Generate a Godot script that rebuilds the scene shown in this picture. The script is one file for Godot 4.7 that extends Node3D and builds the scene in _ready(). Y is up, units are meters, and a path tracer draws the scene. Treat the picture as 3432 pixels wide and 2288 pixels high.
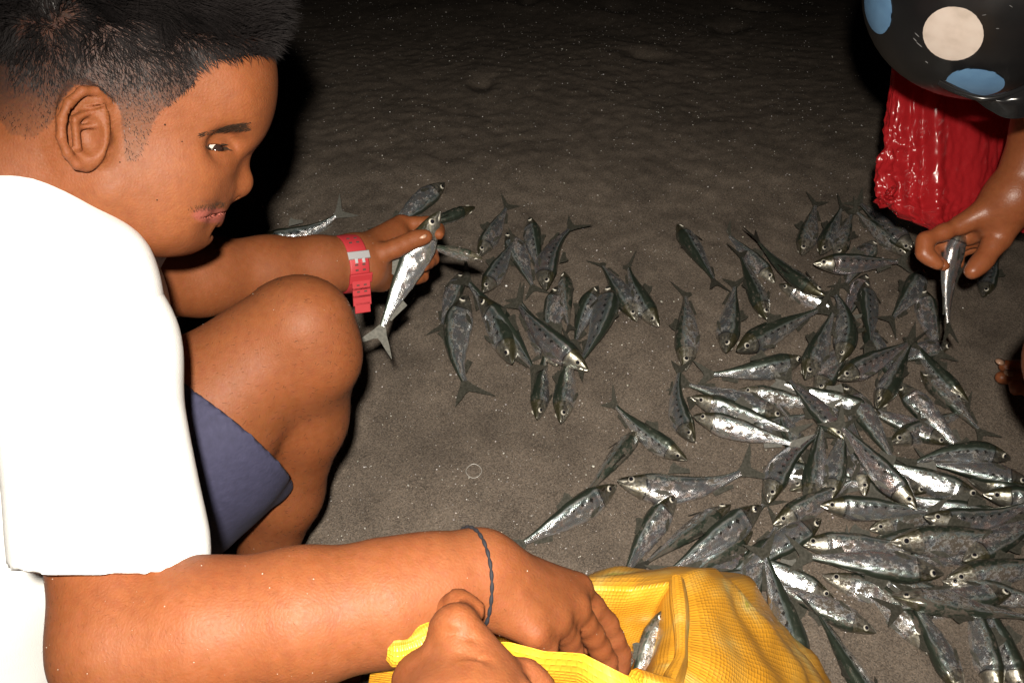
extends Node3D
# Night beach: a squatting man sorts small silver fish on dark sand, lit by the photographer's flash.
# Distances in metres, y up. spot() turns a direction of the lens and a depth into a place in the world.

const FOCAL := 2900.0            # lens: half height 1144 units -> vertical field of view 43 degrees
const EYE := Vector3(0.0, 1.05, 0.0)
const TILT := -47.0
const UNIT := 0.8235             # depths below are in units of this many metres
var lens := Basis()
var rng := RandomNumberGenerator.new()
var taken := {}
var mats := {}

# ------------------------------------------------------------------ shapes as distance fields
class Field:
	var kind := PackedInt32Array()
	var a := PackedVector3Array()
	var ba := PackedVector3Array()
	var ra := PackedFloat32Array()
	var rb := PackedFloat32Array()
	var kk := PackedFloat32Array()
	var iv := PackedFloat32Array()
	var bas: Array[Basis] = []
	var noise: FastNoiseLite = null
	var amp := 0.0
	var cell := 0.004
	var org := Vector3.ZERO
	var corners := {}
	var lists := {}
	var cells := {}
	var verts := PackedVector3Array()
	var norms := PackedVector3Array()
	var index := PackedInt32Array()

	func _add(t: int, p: Vector3, q: Vector3, r1: float, r2: float, k: float, b: Basis) -> void:
		kind.append(t); a.append(p); ba.append(q); ra.append(r1); rb.append(r2); kk.append(maxf(k, 0.0002)); bas.append(b)
		iv.append(1.0 / maxf(q.length_squared(), 1e-9))

	func cap(p: Vector3, q: Vector3, r1: float, r2: float, k := 0.01, cut := false) -> void:
		_add(10 if cut else 0, p, q - p, r1, r2, k, Basis())

	func ball(p: Vector3, r: float, k := 0.01, cut := false) -> void:
		_add(10 if cut else 0, p, Vector3(0, 0, 0.0001), r, r, k, Basis())

	func ell(p: Vector3, radii: Vector3, axes: Basis, k := 0.01, cut := false) -> void:
		_add(11 if cut else 1, p, radii, 0, 0, k, axes.transposed())

	func plane(p: Vector3, nrm: Vector3) -> void:
		_add(2, p, nrm.normalized(), 0, 0, 0.001, Basis())

	func chain(pts: Array, rs: Array, k := 0.01, cut := false) -> void:
		for i in pts.size() - 1:
			cap(pts[i], pts[i + 1], rs[i], rs[i + 1], k, cut)

	func one(i: int, p: Vector3) -> float:
		var t := kind[i] % 10
		if t == 0:
			var pa := p - a[i]
			var b := ba[i]
			var h := clampf(pa.dot(b) * iv[i], 0.0, 1.0)
			return (pa - b * h).length() - ra[i] - (rb[i] - ra[i]) * h
		if t == 1:
			var q := bas[i] * (p - a[i])
			var r := ba[i]
			var q1 := q / r
			var k0 := q1.length()
			var k1 := (q1 / r).length()
			return k0 * (k0 - 1.0) / maxf(k1, 1e-6)
		return (p - a[i]).dot(ba[i])

	func value(p: Vector3, idx: PackedInt32Array) -> float:
		var d := 1.0
		for i in idx:
			var t := kind[i]
			var e := one(i, p)
			var k := kk[i]
			if t < 2:
				var h := maxf(k - absf(d - e), 0.0)
				d = minf(d, e) - h * h / (4.0 * k)
			elif t == 2:
				d = maxf(d, e)
			else:
				e = -e
				var h2 := maxf(k - absf(d - e), 0.0)
				d = maxf(d, e) + h2 * h2 / (4.0 * k)
		if noise:
			d += noise.get_noise_3dv(p) * amp
		return d

	func near(x: int, y: int, z: int) -> PackedInt32Array:
		var key := (x >> 3) | ((y >> 3) << 20) | ((z >> 3) << 40)
		if lists.has(key):
			return lists[key]
		var mid := org + Vector3(((x >> 3) << 3) + 4, ((y >> 3) << 3) + 4, ((z >> 3) << 3) + 4) * cell
		var reach := cell * 8.0
		var out := PackedInt32Array()
		for i in kind.size():
			var lim := reach + kk[i] * 1.2
			if kind[i] % 10 == 1:
				lim = reach * 1.6 + kk[i] * 1.5
			if kind[i] == 2 or one(i, mid) < lim:
				out.append(i)
		lists[key] = out
		return out

	func corner(x: int, y: int, z: int) -> float:
		var key := x | (y << 20) | (z << 40)
		var c = corners.get(key)
		if c != null:
			return c
		var v := value(org + Vector3(x, y, z) * cell, near(x, y, z))
		corners[key] = v
		return v

	func build(size: float) -> void:
		cell = size
		var lo := Vector3(1e9, 1e9, 1e9)
		for i in kind.size():
			if kind[i] == 0:
				lo = lo.min(a[i] - Vector3.ONE * ra[i]).min(a[i] + ba[i] - Vector3.ONE * rb[i])
			elif kind[i] == 1:
				var m := maxf(ba[i].x, maxf(ba[i].y, ba[i].z))
				lo = lo.min(a[i] - Vector3.ONE * m)
		org = lo - Vector3.ONE * 0.06
		var queue := PackedInt64Array()
		for i in kind.size():
			if kind[i] > 1:
				continue
			for dir in [Vector3i(1, 0, 0), Vector3i(-1, 0, 0), Vector3i(0, 1, 0), Vector3i(0, -1, 0), Vector3i(0, 0, 1), Vector3i(0, 0, -1)]:
				var at := Vector3i(((a[i] + ba[i] * (0.5 if kind[i] == 0 else 0.0) - org) / cell).floor())
				if corner(at.x, at.y, at.z) > 0.0:
					continue
				for s in 90:
					var nx: Vector3i = at + dir
					if corner(nx.x, nx.y, nx.z) > 0.0:
						var c: Vector3i = at if dir.x + dir.y + dir.z > 0 else nx
						queue.append(c.x | (c.y << 20) | (c.z << 40))
						break
					at = nx
		var mask := (1 << 20) - 1
		while queue.size() > 0:
			var key := queue[queue.size() - 1]
			queue.remove_at(queue.size() - 1)
			if cells.has(key):
				continue
			var x := key & mask
			var y := (key >> 20) & mask
			var z := (key >> 40) & mask
			var c0 := corner(x, y, z)
			var c1 := corner(x + 1, y, z)
			var c2 := corner(x, y + 1, z)
			var c3 := corner(x + 1, y + 1, z)
			var c4 := corner(x, y, z + 1)
			var c5 := corner(x + 1, y, z + 1)
			var c6 := corner(x, y + 1, z + 1)
			var c7 := corner(x + 1, y + 1, z + 1)
			var v := [c0, c1, c2, c3, c4, c5, c6, c7]
			var sum := Vector3.ZERO
			var cnt := 0
			for e in EDGES:
				var va: float = v[e[0]]
				var vb: float = v[e[1]]
				if (va > 0.0) != (vb > 0.0):
					sum += (OFF[e[0]] as Vector3).lerp(OFF[e[1]], va / (va - vb))
					cnt += 1
			if cnt == 0:
				continue
			cells[key] = verts.size()
			verts.append(org + (Vector3(x, y, z) + sum / cnt) * cell)
			norms.append(Vector3(c1 + c3 + c5 + c7 - c0 - c2 - c4 - c6, c2 + c3 + c6 + c7 - c0 - c1 - c4 - c5, c4 + c5 + c6 + c7 - c0 - c1 - c2 - c3).normalized())
			if mixed(c0, c2, c4, c6): queue.append((x - 1) | (y << 20) | (z << 40))
			if mixed(c1, c3, c5, c7): queue.append((x + 1) | (y << 20) | (z << 40))
			if mixed(c0, c1, c4, c5): queue.append(x | ((y - 1) << 20) | (z << 40))
			if mixed(c2, c3, c6, c7): queue.append(x | ((y + 1) << 20) | (z << 40))
			if mixed(c0, c1, c2, c3): queue.append(x | (y << 20) | ((z - 1) << 40))
			if mixed(c4, c5, c6, c7): queue.append(x | (y << 20) | ((z + 1) << 40))
		for key in cells:
			var x: int = key & mask
			var y: int = (key >> 20) & mask
			var z: int = (key >> 40) & mask
			var c0 := corner(x, y, z)
			edge(c0, corner(x + 1, y, z), key, -(1 << 20), -(1 << 40))
			edge(c0, corner(x, y + 1, z), key, -(1 << 40), -1)
			edge(c0, corner(x, y, z + 1), key, -1, -(1 << 20))
		corners.clear(); lists.clear(); cells.clear()

	func mixed(p: float, q: float, r: float, s: float) -> bool:
		var t := p > 0.0
		return (q > 0.0) != t or (r > 0.0) != t or (s > 0.0) != t

	func edge(p: float, q: float, key: int, d1: int, d2: int) -> void:
		if (p > 0.0) == (q > 0.0):
			return
		var i0: int = cells[key]
		var i1: int = cells.get(key + d1, -1)
		var i2: int = cells.get(key + d1 + d2, -1)
		var i3: int = cells.get(key + d2, -1)
		if i1 < 0 or i2 < 0 or i3 < 0:
			return
		if p > 0.0:
			index.append_array([i0, i1, i2, i0, i2, i3])
		else:
			index.append_array([i0, i2, i1, i0, i3, i2])

	const EDGES := [[0, 1], [2, 3], [4, 5], [6, 7], [0, 2], [1, 3], [4, 6], [5, 7], [0, 4], [1, 5], [2, 6], [3, 7]]
	const OFF := [Vector3(0, 0, 0), Vector3(1, 0, 0), Vector3(0, 1, 0), Vector3(1, 1, 0), Vector3(0, 0, 1), Vector3(1, 0, 1), Vector3(0, 1, 1), Vector3(1, 1, 1)]

# a collector that joins several fields or sheets into one mesh
class Pile:
	var v := PackedVector3Array()
	var n := PackedVector3Array()
	var c := PackedColorArray()
	var uv := PackedVector2Array()
	var ix := PackedInt32Array()

	func take(f: Field, paint = null) -> void:
		var s := v.size()
		v.append_array(f.verts)
		n.append_array(f.norms)
		for i in f.verts.size():
			c.append(paint.call(f.verts[i], f.norms[i]) if paint != null else Color.WHITE)
			uv.append(Vector2.ZERO)
		for i in f.index:
			ix.append(i + s)

	# a grid of rows x cols points, smooth normals, uv in metres or as given
	func sheet(pts: Array, rows: int, cols: int, wrap: bool, uvs = null, tint := Color.WHITE) -> void:
		var s := v.size()
		for i in rows:
			for j in cols:
				var jn := (j + 1) % cols if wrap else mini(j + 1, cols - 1)
				var jp := (j + cols - 1) % cols if wrap else maxi(j - 1, 0)
				var du: Vector3 = pts[i * cols + jn] - pts[i * cols + jp]
				var dv: Vector3 = pts[mini(i + 1, rows - 1) * cols + j] - pts[maxi(i - 1, 0) * cols + j]
				var nn := dv.cross(du)
				v.append(pts[i * cols + j])
				n.append(nn.normalized() if nn.length_squared() > 1e-16 else Vector3.UP)
				c.append(tint)
				uv.append(uvs[i * cols + j] if uvs != null else Vector2(float(j) / cols, float(i) / rows))
		for i in rows - 1:
			for j in (cols if wrap else cols - 1):
				var k := (j + 1) % cols
				var p := s + i * cols + j
				var q := s + i * cols + k
				ix.append_array([p, p + cols, q, q, p + cols, q + cols])

	func tri(p: Vector3, q: Vector3, r: Vector3, nn: Vector3, tint := Color.WHITE) -> void:
		var s := v.size()
		v.append_array([p, q, r])
		n.append_array([nn, nn, nn])
		c.append_array([tint, tint, tint])
		uv.append_array([Vector2.ZERO, Vector2(1, 0), Vector2(0, 1)])
		ix.append_array([s, s + 1, s + 2])

	# a hair: two tapering strips from p along d, bending towards e
	func hair(p: Vector3, d: Vector3, e: Vector3, w: float, tint := Color.WHITE) -> void:
		var side := d.cross(Vector3(0.31, 0.83, 0.46))
		side = side.normalized() * w
		var nn := side.cross(d).normalized()
		var m := p + d
		var t := m + e
		var s := v.size()
		v.append_array([p - side, p + side, m - side * 0.8, m + side * 0.8, t])
		n.append_array([nn, nn, nn, nn, nn])
		c.append_array([tint, tint, tint, tint, tint])
		uv.append_array([Vector2.ZERO, Vector2.ZERO, Vector2.ZERO, Vector2.ZERO, Vector2.ZERO])
		ix.append_array([s, s + 2, s + 1, s + 1, s + 2, s + 3, s + 2, s + 4, s + 3])

	func tube(pts: Array, rs: Array, sides := 8, tint := Color.WHITE) -> void:
		var grid := []
		var prev := Vector3(0.2, 0.9, 0.35)
		for i in pts.size():
			var d: Vector3 = (pts[mini(i + 1, pts.size() - 1)] - pts[maxi(i - 1, 0)]).normalized()
			var u := prev - d * prev.dot(d)
			u = u.normalized() if u.length() > 0.01 else d.cross(Vector3.RIGHT).normalized()
			prev = u
			var w := d.cross(u)
			for j in sides:
				var an := TAU * j / sides
				grid.append(pts[i] + (u * cos(an) + w * sin(an)) * rs[i])
		sheet(grid, pts.size(), sides, true, null, tint)

	func box(mid: Vector3, half: Vector3, b := Basis(), bev := 0.25) -> void:
		# bevelled box: three nested slabs made as one lathe-like grid
		var e := minf(half.x, minf(half.y, half.z)) * bev
		var rows := [[-1.0, e], [-1.0, 0.0], [1.0, 0.0], [1.0, e]]
		var grid := []
		var ys := [-half.y, -half.y + e, half.y - e, half.y]
		for i in 4:
			var inset: float = e if i == 0 or i == 3 else 0.0
			for q in [[1, 1], [-1, 1], [-1, -1], [1, -1]]:
				grid.append(Vector3(q[0] * (half.x - inset), ys[i], q[1] * (half.z - inset)))
		var quads := [[3, 2, 1, 0], [12, 13, 14, 15]]
		for i in 3:
			for j in 4:
				quads.append([i * 4 + j, i * 4 + (j + 1) % 4, i * 4 + 4 + (j + 1) % 4, i * 4 + 4 + j])
		for q in quads:
			var p0: Vector3 = grid[q[0]]
			var p1: Vector3 = grid[q[1]]
			var p2: Vector3 = grid[q[2]]
			var p3: Vector3 = grid[q[3]]
			var nn := (p1 - p0).cross(p2 - p0).normalized()
			if nn.dot(p0 + p1 + p2 + p3) < 0:
				nn = -nn
			for t in [[p0, p2, p1], [p0, p3, p2]]:
				tri(mid + b * (t[0] as Vector3), mid + b * (t[1] as Vector3), mid + b * (t[2] as Vector3), b * nn)

	func mesh() -> ArrayMesh:
		for i in range(0, ix.size(), 3):        # faces run clockwise seen from where their normals point
			var a := ix[i]
			var b := ix[i + 1]
			var d := ix[i + 2]
			if (v[b] - v[a]).cross(v[d] - v[a]).dot(n[a] + n[b] + n[d]) > 0.0:
				ix[i + 1] = d
				ix[i + 2] = b
		var arr := []
		arr.resize(Mesh.ARRAY_MAX)
		arr[Mesh.ARRAY_VERTEX] = v
		arr[Mesh.ARRAY_NORMAL] = n
		arr[Mesh.ARRAY_COLOR] = c
		arr[Mesh.ARRAY_TEX_UV] = uv
		arr[Mesh.ARRAY_INDEX] = ix
		var tn := PackedFloat32Array()
		tn.resize(v.size() * 4)
		for i in v.size():
			tn[i * 4] = 1.0
			tn[i * 4 + 3] = 1.0
		arr[Mesh.ARRAY_TANGENT] = tn
		var m := ArrayMesh.new()
		m.add_surface_from_arrays(Mesh.PRIMITIVE_TRIANGLES, arr)
		return m

# ------------------------------------------------------------------ helpers
func spot(x: float, y: float, depth: float) -> Vector3:
	var d := depth * UNIT
	return EYE + lens * Vector3((x - 1716.0) / FOCAL * d, -(y - 1144.0) / FOCAL * d, -d)

func sp(x: float, y: float, depth: float) -> Vector3:     # the same in units of a 2352 wide view
	return spot(x * 1.4592, y * 1.4592, depth)

func on_sand(x: float, y: float, height := 0.0) -> Vector3:
	var d := lens * Vector3((x - 1716.0) / FOCAL, -(y - 1144.0) / FOCAL, -1.0)
	return EYE + d * ((height - EYE.y) / d.y)

func numbered(called: String) -> String:
	if not taken.has(called):
		taken[called] = 0
		return called
	taken[called] += 1
	return "%s_%03d" % [called, taken[called]]

func thing(called: String, label: String, category: String, at := Vector3.ZERO, group := "") -> Node3D:
	var o := Node3D.new()
	o.name = numbered(called)
	add_child(o)
	o.position = at
	tag(o, label, category, group)
	return o

func tag(o: Node, label: String, category := "", group := "", kind := "") -> void:
	if label: o.set_meta("label", label)
	if category: o.set_meta("category", category)
	if group: o.set_meta("group", group)
	if kind: o.set_meta("kind", kind)

func part(called: String, m: Mesh, mat: Material, parent: Node3D, world := true) -> MeshInstance3D:
	var o := MeshInstance3D.new()
	o.name = called
	o.mesh = m
	o.material_override = mat
	parent.add_child(o, true)
	if world and parent != self:
		o.global_transform = Transform3D.IDENTITY
	return o

func lin(r: float, g: float, b: float) -> Color:
	return Color(r, g, b).linear_to_srgb()

func noise(freq: float, oct := 3, seed_ := 1) -> FastNoiseLite:
	var f := FastNoiseLite.new()
	f.seed = seed_
	f.frequency = freq
	f.fractal_octaves = oct
	f.noise_type = FastNoiseLite.TYPE_SIMPLEX_SMOOTH
	return f

func tile(size: int, freq: float, oct: int, seed_: int, ramp: Array, normal := 0.0) -> NoiseTexture2D:
	var t := NoiseTexture2D.new()
	t.width = size
	t.height = size
	t.seamless = true
	t.generate_mipmaps = false
	t.noise = noise(freq, oct, seed_)
	if normal > 0.0:
		t.as_normal_map = true
		t.bump_strength = normal
	else:
		var g := Gradient.new()
		g.offsets = PackedFloat32Array(ramp.map(func(q): return q[0]))
		g.colors = PackedColorArray(ramp.map(func(q): return q[1]))
		t.color_ramp = g
	return t

func mat(color: Color, rough: float, metal := 0.0) -> StandardMaterial3D:
	var m := StandardMaterial3D.new()
	m.albedo_color = color
	m.roughness = rough
	m.metallic = metal
	return m

# ------------------------------------------------------------------ materials
func skin_material() -> StandardMaterial3D:
	var m := mat(Color.WHITE, 0.5)
	m.vertex_color_use_as_albedo = true
	m.albedo_texture = tile(512, 0.02, 4, 7, [[0.0, Color(0.92, 0.88, 0.86)], [0.45, Color(0.97, 0.96, 0.95)], [1.0, Color(1, 1, 1)]])
	m.uv1_triplanar = true
	m.uv1_scale = Vector3.ONE * 9.0
	m.heightmap_enabled = true
	m.heightmap_texture = tile(512, 0.09, 3, 8, [[0.0, Color(0, 0, 0)], [1.0, Color(1, 1, 1)]])
	m.heightmap_scale = 0.028
	m.roughness_texture = tile(512, 0.05, 3, 9, [[0.0, Color(0.75, 0.75, 0.75)], [1.0, Color(1, 1, 1)]])
	m.roughness = 0.68
	m.metallic_specular = 0.34
	m.subsurf_scatter_enabled = true
	m.subsurf_scatter_strength = 0.08
	return m

func weave_image(size: int, cells: int) -> Image:
	var data := PackedByteArray()
	data.resize(size * size)
	for y in size:
		for x in size:
			var cx := float(x) * cells / size
			var cy := float(y) * cells / size
			var over := (int(cx) + int(cy)) % 2 == 0
			var fx := fposmod(cx, 1.0) - 0.5
			var fy := fposmod(cy, 1.0) - 0.5
			var across := fy if over else fx
			var along := fx if over else fy
			var h := (1.0 - pow(absf(across) * 2.0, 4.0)) * (0.55 + 0.45 * cos(along * PI))
			data[y * size + x] = int(clampf(h, 0, 1) * 255)
	return Image.create_from_data(size, size, false, Image.FORMAT_L8, data)

func make_materials() -> void:
	mats.skin = skin_material()
	var h := mat(lin(0.012, 0.010, 0.010), 0.42)
	h.metallic_specular = 0.5
	mats.hair = h
	mats.grain = mat(lin(0.30, 0.25, 0.20), 0.4)
	var wet := skin_material()
	wet.roughness = 0.46
	wet.metallic_specular = 0.5
	mats.wet_skin = wet
	mats.fuzz = mat(lin(0.025, 0.015, 0.010), 0.9)
	mats.fuzz.metallic_specular = 0.1
	# white cotton
	var s := mat(lin(0.80, 0.80, 0.79), 0.9)
	s.heightmap_enabled = true
	s.uv1_triplanar = true
	s.uv1_scale = Vector3.ONE * 22.0
	s.heightmap_texture = tile(256, 0.12, 3, 12, [[0.0, Color.BLACK], [1.0, Color.WHITE]])
	s.heightmap_scale = 0.03
	mats.cotton = s
	var st := mat(lin(0.10, 0.04, 0.04), 0.9)
	mats.stripe = st
	# navy cloth
	var nv := mat(Color.WHITE, 0.85)
	nv.albedo_texture = tile(512, 0.035, 5, 21, [[0.0, lin(0.017, 0.017, 0.040)], [0.5, lin(0.024, 0.024, 0.056)], [1.0, lin(0.035, 0.034, 0.072)]])
	nv.uv1_triplanar = true
	nv.uv1_scale = Vector3.ONE * 6.0
	nv.heightmap_enabled = true
	nv.heightmap_texture = tile(256, 0.2, 2, 22, [[0.0, Color.BLACK], [1.0, Color.WHITE]])
	nv.heightmap_scale = 0.05
	mats.navy = nv
	mats.dark_cloth = mat(lin(0.02, 0.018, 0.018), 0.9)
	# red rubber, steel
	var r := mat(lin(0.34, 0.024, 0.030), 0.5)
	r.heightmap_enabled = true
	r.uv1_triplanar = true
	r.uv1_scale = Vector3.ONE * 60.0
	r.heightmap_texture = tile(256, 0.1, 3, 25, [[0.0, Color.BLACK], [1.0, Color.WHITE]])
	r.heightmap_scale = 0.02
	mats.rubber = r
	mats.steel = mat(lin(0.72, 0.72, 0.74), 0.45, 0.85)
	mats.hole = mat(lin(0.06, 0.03, 0.025), 0.8)
	mats.cord = mat(lin(0.006, 0.006, 0.010), 0.8)
	mats.knot = mat(lin(0.14, 0.01, 0.01), 0.8)
	mats.nail = mat(lin(0.42, 0.25, 0.17), 0.3)
	mats.eyeball = mat(lin(0.42, 0.36, 0.32), 0.12)
	mats.iris = mat(lin(0.02, 0.012, 0.01), 0.1)
	# yellow woven sack
	var y := mat(Color.WHITE, 0.42)
	y.albedo_texture = tile(512, 0.006, 4, 31, [[0.0, lin(0.52, 0.23, 0.016)], [0.42, lin(0.68, 0.31, 0.022)], [0.70, lin(0.72, 0.37, 0.05)], [0.88, lin(0.74, 0.50, 0.15)], [1.0, lin(0.45, 0.38, 0.05)]])
	y.uv1_scale = Vector3(4.6, 4.6, 1)
	var wt := ImageTexture.create_from_image(weave_image(512, 64))
	y.heightmap_enabled = true
	y.heightmap_texture = wt
	y.heightmap_scale = 0.06
	y.backlight_enabled = true
	y.backlight = Color(0.25, 0.16, 0.02)
	mats.sack = y
	# thin red film
	var f := mat(Color(lin(0.52, 0.022, 0.028), 0.74), 0.24)
	f.transparency = BaseMaterial3D.TRANSPARENCY_ALPHA
	f.backlight_enabled = true
	f.backlight = Color(0.55, 0.04, 0.05)
	mats.film = f
	# helmet shell, worn gloss
	var g := mat(lin(0.012, 0.012, 0.013), 0.42)
	g.roughness_texture = tile(512, 0.01, 4, 41, [[0.0, Color(0.6, 0.6, 0.6)], [1.0, Color(1, 1, 1)]])
	g.uv1_triplanar = true
	g.uv1_scale = Vector3.ONE * 4.0
	g.metallic_specular = 0.55
	mats.shell = g
	mats.gloss = mat(lin(0.015, 0.015, 0.016), 0.2)
	mats.scratch = mat(lin(0.16, 0.16, 0.16), 0.6)
	var dc := mat(Color.WHITE, 0.55)
	dc.albedo_texture = tile(256, 0.02, 4, 43, [[0.0, lin(0.60, 0.50, 0.42)], [0.5, lin(0.78, 0.66, 0.58)], [1.0, lin(0.82, 0.72, 0.64)]])
	dc.uv1_triplanar = true
	dc.uv1_scale = Vector3.ONE * 8.0
	mats.cream = dc
	var bl := mat(Color.WHITE, 0.5)
	bl.albedo_texture = tile(256, 0.02, 4, 44, [[0.0, lin(0.13, 0.27, 0.48)], [1.0, lin(0.19, 0.38, 0.62)]])
	bl.uv1_triplanar = true
	bl.uv1_scale = Vector3.ONE * 8.0
	mats.blue = bl

# ------------------------------------------------------------------ sand
var dents: Array[Vector4] = []

func dune(x: float, z: float) -> float:
	var n1: FastNoiseLite = mats.n1
	var n2: FastNoiseLite = mats.n2
	var h := n1.get_noise_2d(x, z) * 0.010 + n2.get_noise_2d(x, z) * 0.0040
	# old footprints further off
	for d in dents:
		var q := Vector2(x - d.x, z - d.y).rotated(d.w)
		var e := q.x * q.x / (d.z * d.z * 0.30) + q.y * q.y / (d.z * d.z)
		if e < 6.0: h += 0.016 * exp(-e) * (e * 1.5 - 1.0)
	# far sand sloped down, a shape added so the flash leaves it darker
	h -= 0.20 * pow(maxf(0.0, -z - 1.45), 1.25) * (1.0 if -z < 12.0 else 0.35 + 0.65 * 12.0 / -z)
	return h - 0.006

func make_sand() -> void:
	for i in 22: dents.append(Vector4(rng.randf_range(-1.5, 1.6), -rng.randf_range(1.62, 3.6), rng.randf_range(0.07, 0.13), rng.randf_range(-1.2, 1.2)))
	mats.n1 = noise(1.6, 3, 51)
	mats.n2 = noise(20.0, 4, 52)
	var xs := []
	var zs := []
	var t := -1.0
	while t <= 1.0001:
		xs.append(signf(t) * (1.25 * absf(t) + 60.0 * pow(absf(t), 9.0)))
		t += 2.0 / 290.0
	t = -1.0
	while t <= 1.0001:
		zs.append(-1.7 + signf(t) * (1.45 * absf(t) + 60.0 * pow(absf(t), 9.0)))
		t += 2.0 / 350.0
	var pts := []
	var uvs := []
	for z in zs:
		for x in xs:
			pts.append(Vector3(x, dune(x, z), z))
			uvs.append(Vector2(x, z))
	var p := Pile.new()
	p.sheet(pts, zs.size(), xs.size(), false, uvs)
	for i in p.n.size():
		if p.n[i].y < 0: p.n[i] = -p.n[i]
	var tone := noise(5.0, 4, 53)
	var tone2 := noise(0.9, 3, 54)
	for i in p.v.size():
		var q := p.v[i]
		var k := 1.0 + 0.34 * tone.get_noise_2d(q.x, q.z) + 0.20 * tone2.get_noise_2d(q.x, q.z)
		p.c[i] = Color(k, k, k)
	var m := mat(Color.WHITE, 0.78)
	m.vertex_color_use_as_albedo = true
	# grains: dark basalt with pale and rusty ones among them
	var size := 1024
	var data := PackedByteArray()
	data.resize(size * size * 3)
	var hd := PackedByteArray()
	hd.resize(size * size)
	var gr := RandomNumberGenerator.new()
	gr.seed = 5
	var soft := noise(0.012, 4, 55)
	var soft_img := soft.get_seamless_image(size, size)
	var sd := soft_img.get_data()
	var coarse := PackedFloat32Array()
	coarse.resize(512 * 512)
	for i in 512 * 512: coarse[i] = gr.randf()
	for i in size * size:
		var u := 0.45 * gr.randf() + 0.55 * coarse[(i / size / 2) * 512 + (i % size) / 2]
		var k := 0.30 + 1.25 * u + (sd[i] / 255.0 - 0.5) * 0.35
		if u > 0.955: k = 2.6
		var warm := gr.randf()
		var c := lin(clampf(0.140 * k * (0.96 + 0.10 * warm), 0, 1), clampf(0.114 * k, 0, 1), clampf(0.091 * k * (1.06 - 0.12 * warm), 0, 1))
		data[i * 3] = int(c.r * 255)
		data[i * 3 + 1] = int(c.g * 255)
		data[i * 3 + 2] = int(c.b * 255)
		hd[i] = int(clampf(0.5 * u + 0.5 * sd[i] / 255.0, 0, 1) * 255)
	m.albedo_texture = ImageTexture.create_from_image(Image.create_from_data(size, size, false, Image.FORMAT_RGB8, data))
	m.heightmap_enabled = true
	m.heightmap_texture = ImageTexture.create_from_image(Image.create_from_data(size, size, false, Image.FORMAT_L8, hd))
	m.heightmap_scale = 0.16
	m.uv1_scale = Vector3(1.25, 1.25, 1)
	m.metallic_specular = 0.4
	mats.sand = m
	var o := part("sand_ground", p.mesh(), m, self)
	tag(o, "dark wet beach sand under the fish and the people", "sand", "", "structure")
	# pale shell and quartz grains that catch the flash
	var gp := Pile.new()
	for i in 6:
		var an := TAU * i / 6
		var b := TAU * (i + 1) / 6
		var e := Vector3(cos(an), 0.15, sin(an))
		var f := Vector3(cos(b), 0.15, sin(b))
		gp.tri(e, Vector3(0, 0.75, 0), f, (e + f + Vector3.UP).normalized())
	var mm := MultiMesh.new()
	mm.transform_format = MultiMesh.TRANSFORM_3D
	mm.use_colors = true
	mm.mesh = gp.mesh()
	var num := 10500
	mm.instance_count = num
	for i in num:
		var z := -lerpf(0.25, 3.4, pow(rng.randf(), 1.25))
		var x := rng.randf_range(-0.62, 0.62) * (absf(z) * 0.95 + 0.25)
		var s := lerpf(0.00045, 0.0013, pow(rng.randf(), 3.0)) * (1.0 + 0.25 * absf(z))
		if i % 260 == 0: s = 0.0028
		var b := Basis.from_euler(Vector3(rng.randf_range(-0.5, 0.5), rng.randf() * TAU, rng.randf_range(-0.5, 0.5))).scaled(Vector3.ONE * s)
		mm.set_instance_transform(i, Transform3D(b, Vector3(x, dune(x, z) + s * 0.1, z)))
		var k := rng.randf_range(0.3, 0.85)
		mm.set_instance_color(i, Color(k, k * rng.randf_range(0.9, 1.0), k * rng.randf_range(0.82, 1.0)))
	var gm := mat(Color.WHITE, 0.3)
	gm.vertex_color_use_as_albedo = true
	var mi := MultiMeshInstance3D.new()
	mi.name = "shell_grit"
	mi.multimesh = mm
	mi.material_override = gm
	add_child(mi)
	tag(mi, "pale shell and quartz grains scattered over the dark sand", "grit", "", "stuff")

# ------------------------------------------------------------------ fish
var fish_bodies: Array = []
var fish_mats: Array = []
var fin_mats: Array = []
var fish_tail: Array = []
var fin_meshes := {}
var eye_mesh: Mesh
var pupil_mesh: Mesh

# half depth above and below the axis and half thickness, as shares of the length; u from snout 0 to tail root 1
func fish_shape(u: float) -> Vector3:
	var top := pow(clampf(u / 0.26, 0, 1), 0.62) * 0.090 if u < 0.26 else lerpf(0.090, 0.017, pow(smoothstep(0.30, 1.06, u), 1.15))
	var low := pow(clampf(u / 0.30, 0, 1), 0.66) * 0.104 if u < 0.30 else lerpf(0.104, 0.017, pow(smoothstep(0.36, 1.06, u), 1.1))
	var thick := pow(clampf(u / 0.26, 0, 1), 0.62) * 0.064 if u < 0.26 else lerpf(0.064, 0.010, pow(smoothstep(0.28, 1.04, u), 1.1))
	return Vector3(maxf(top, 0.006), maxf(low, 0.006), maxf(thick, 0.005))

func bent(p: Vector3, lat: float, dv: float) -> Vector3:
	var s := p.x - 0.42
	var q := p
	q.z += lat * (s * s * 1.6 - 0.10)
	q.y += dv * (s * s * 1.6 - 0.10)
	# keep sections square to the bent axis
	q.x -= (lat * p.z + dv * p.y) * 3.2 * s
	return q

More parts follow.
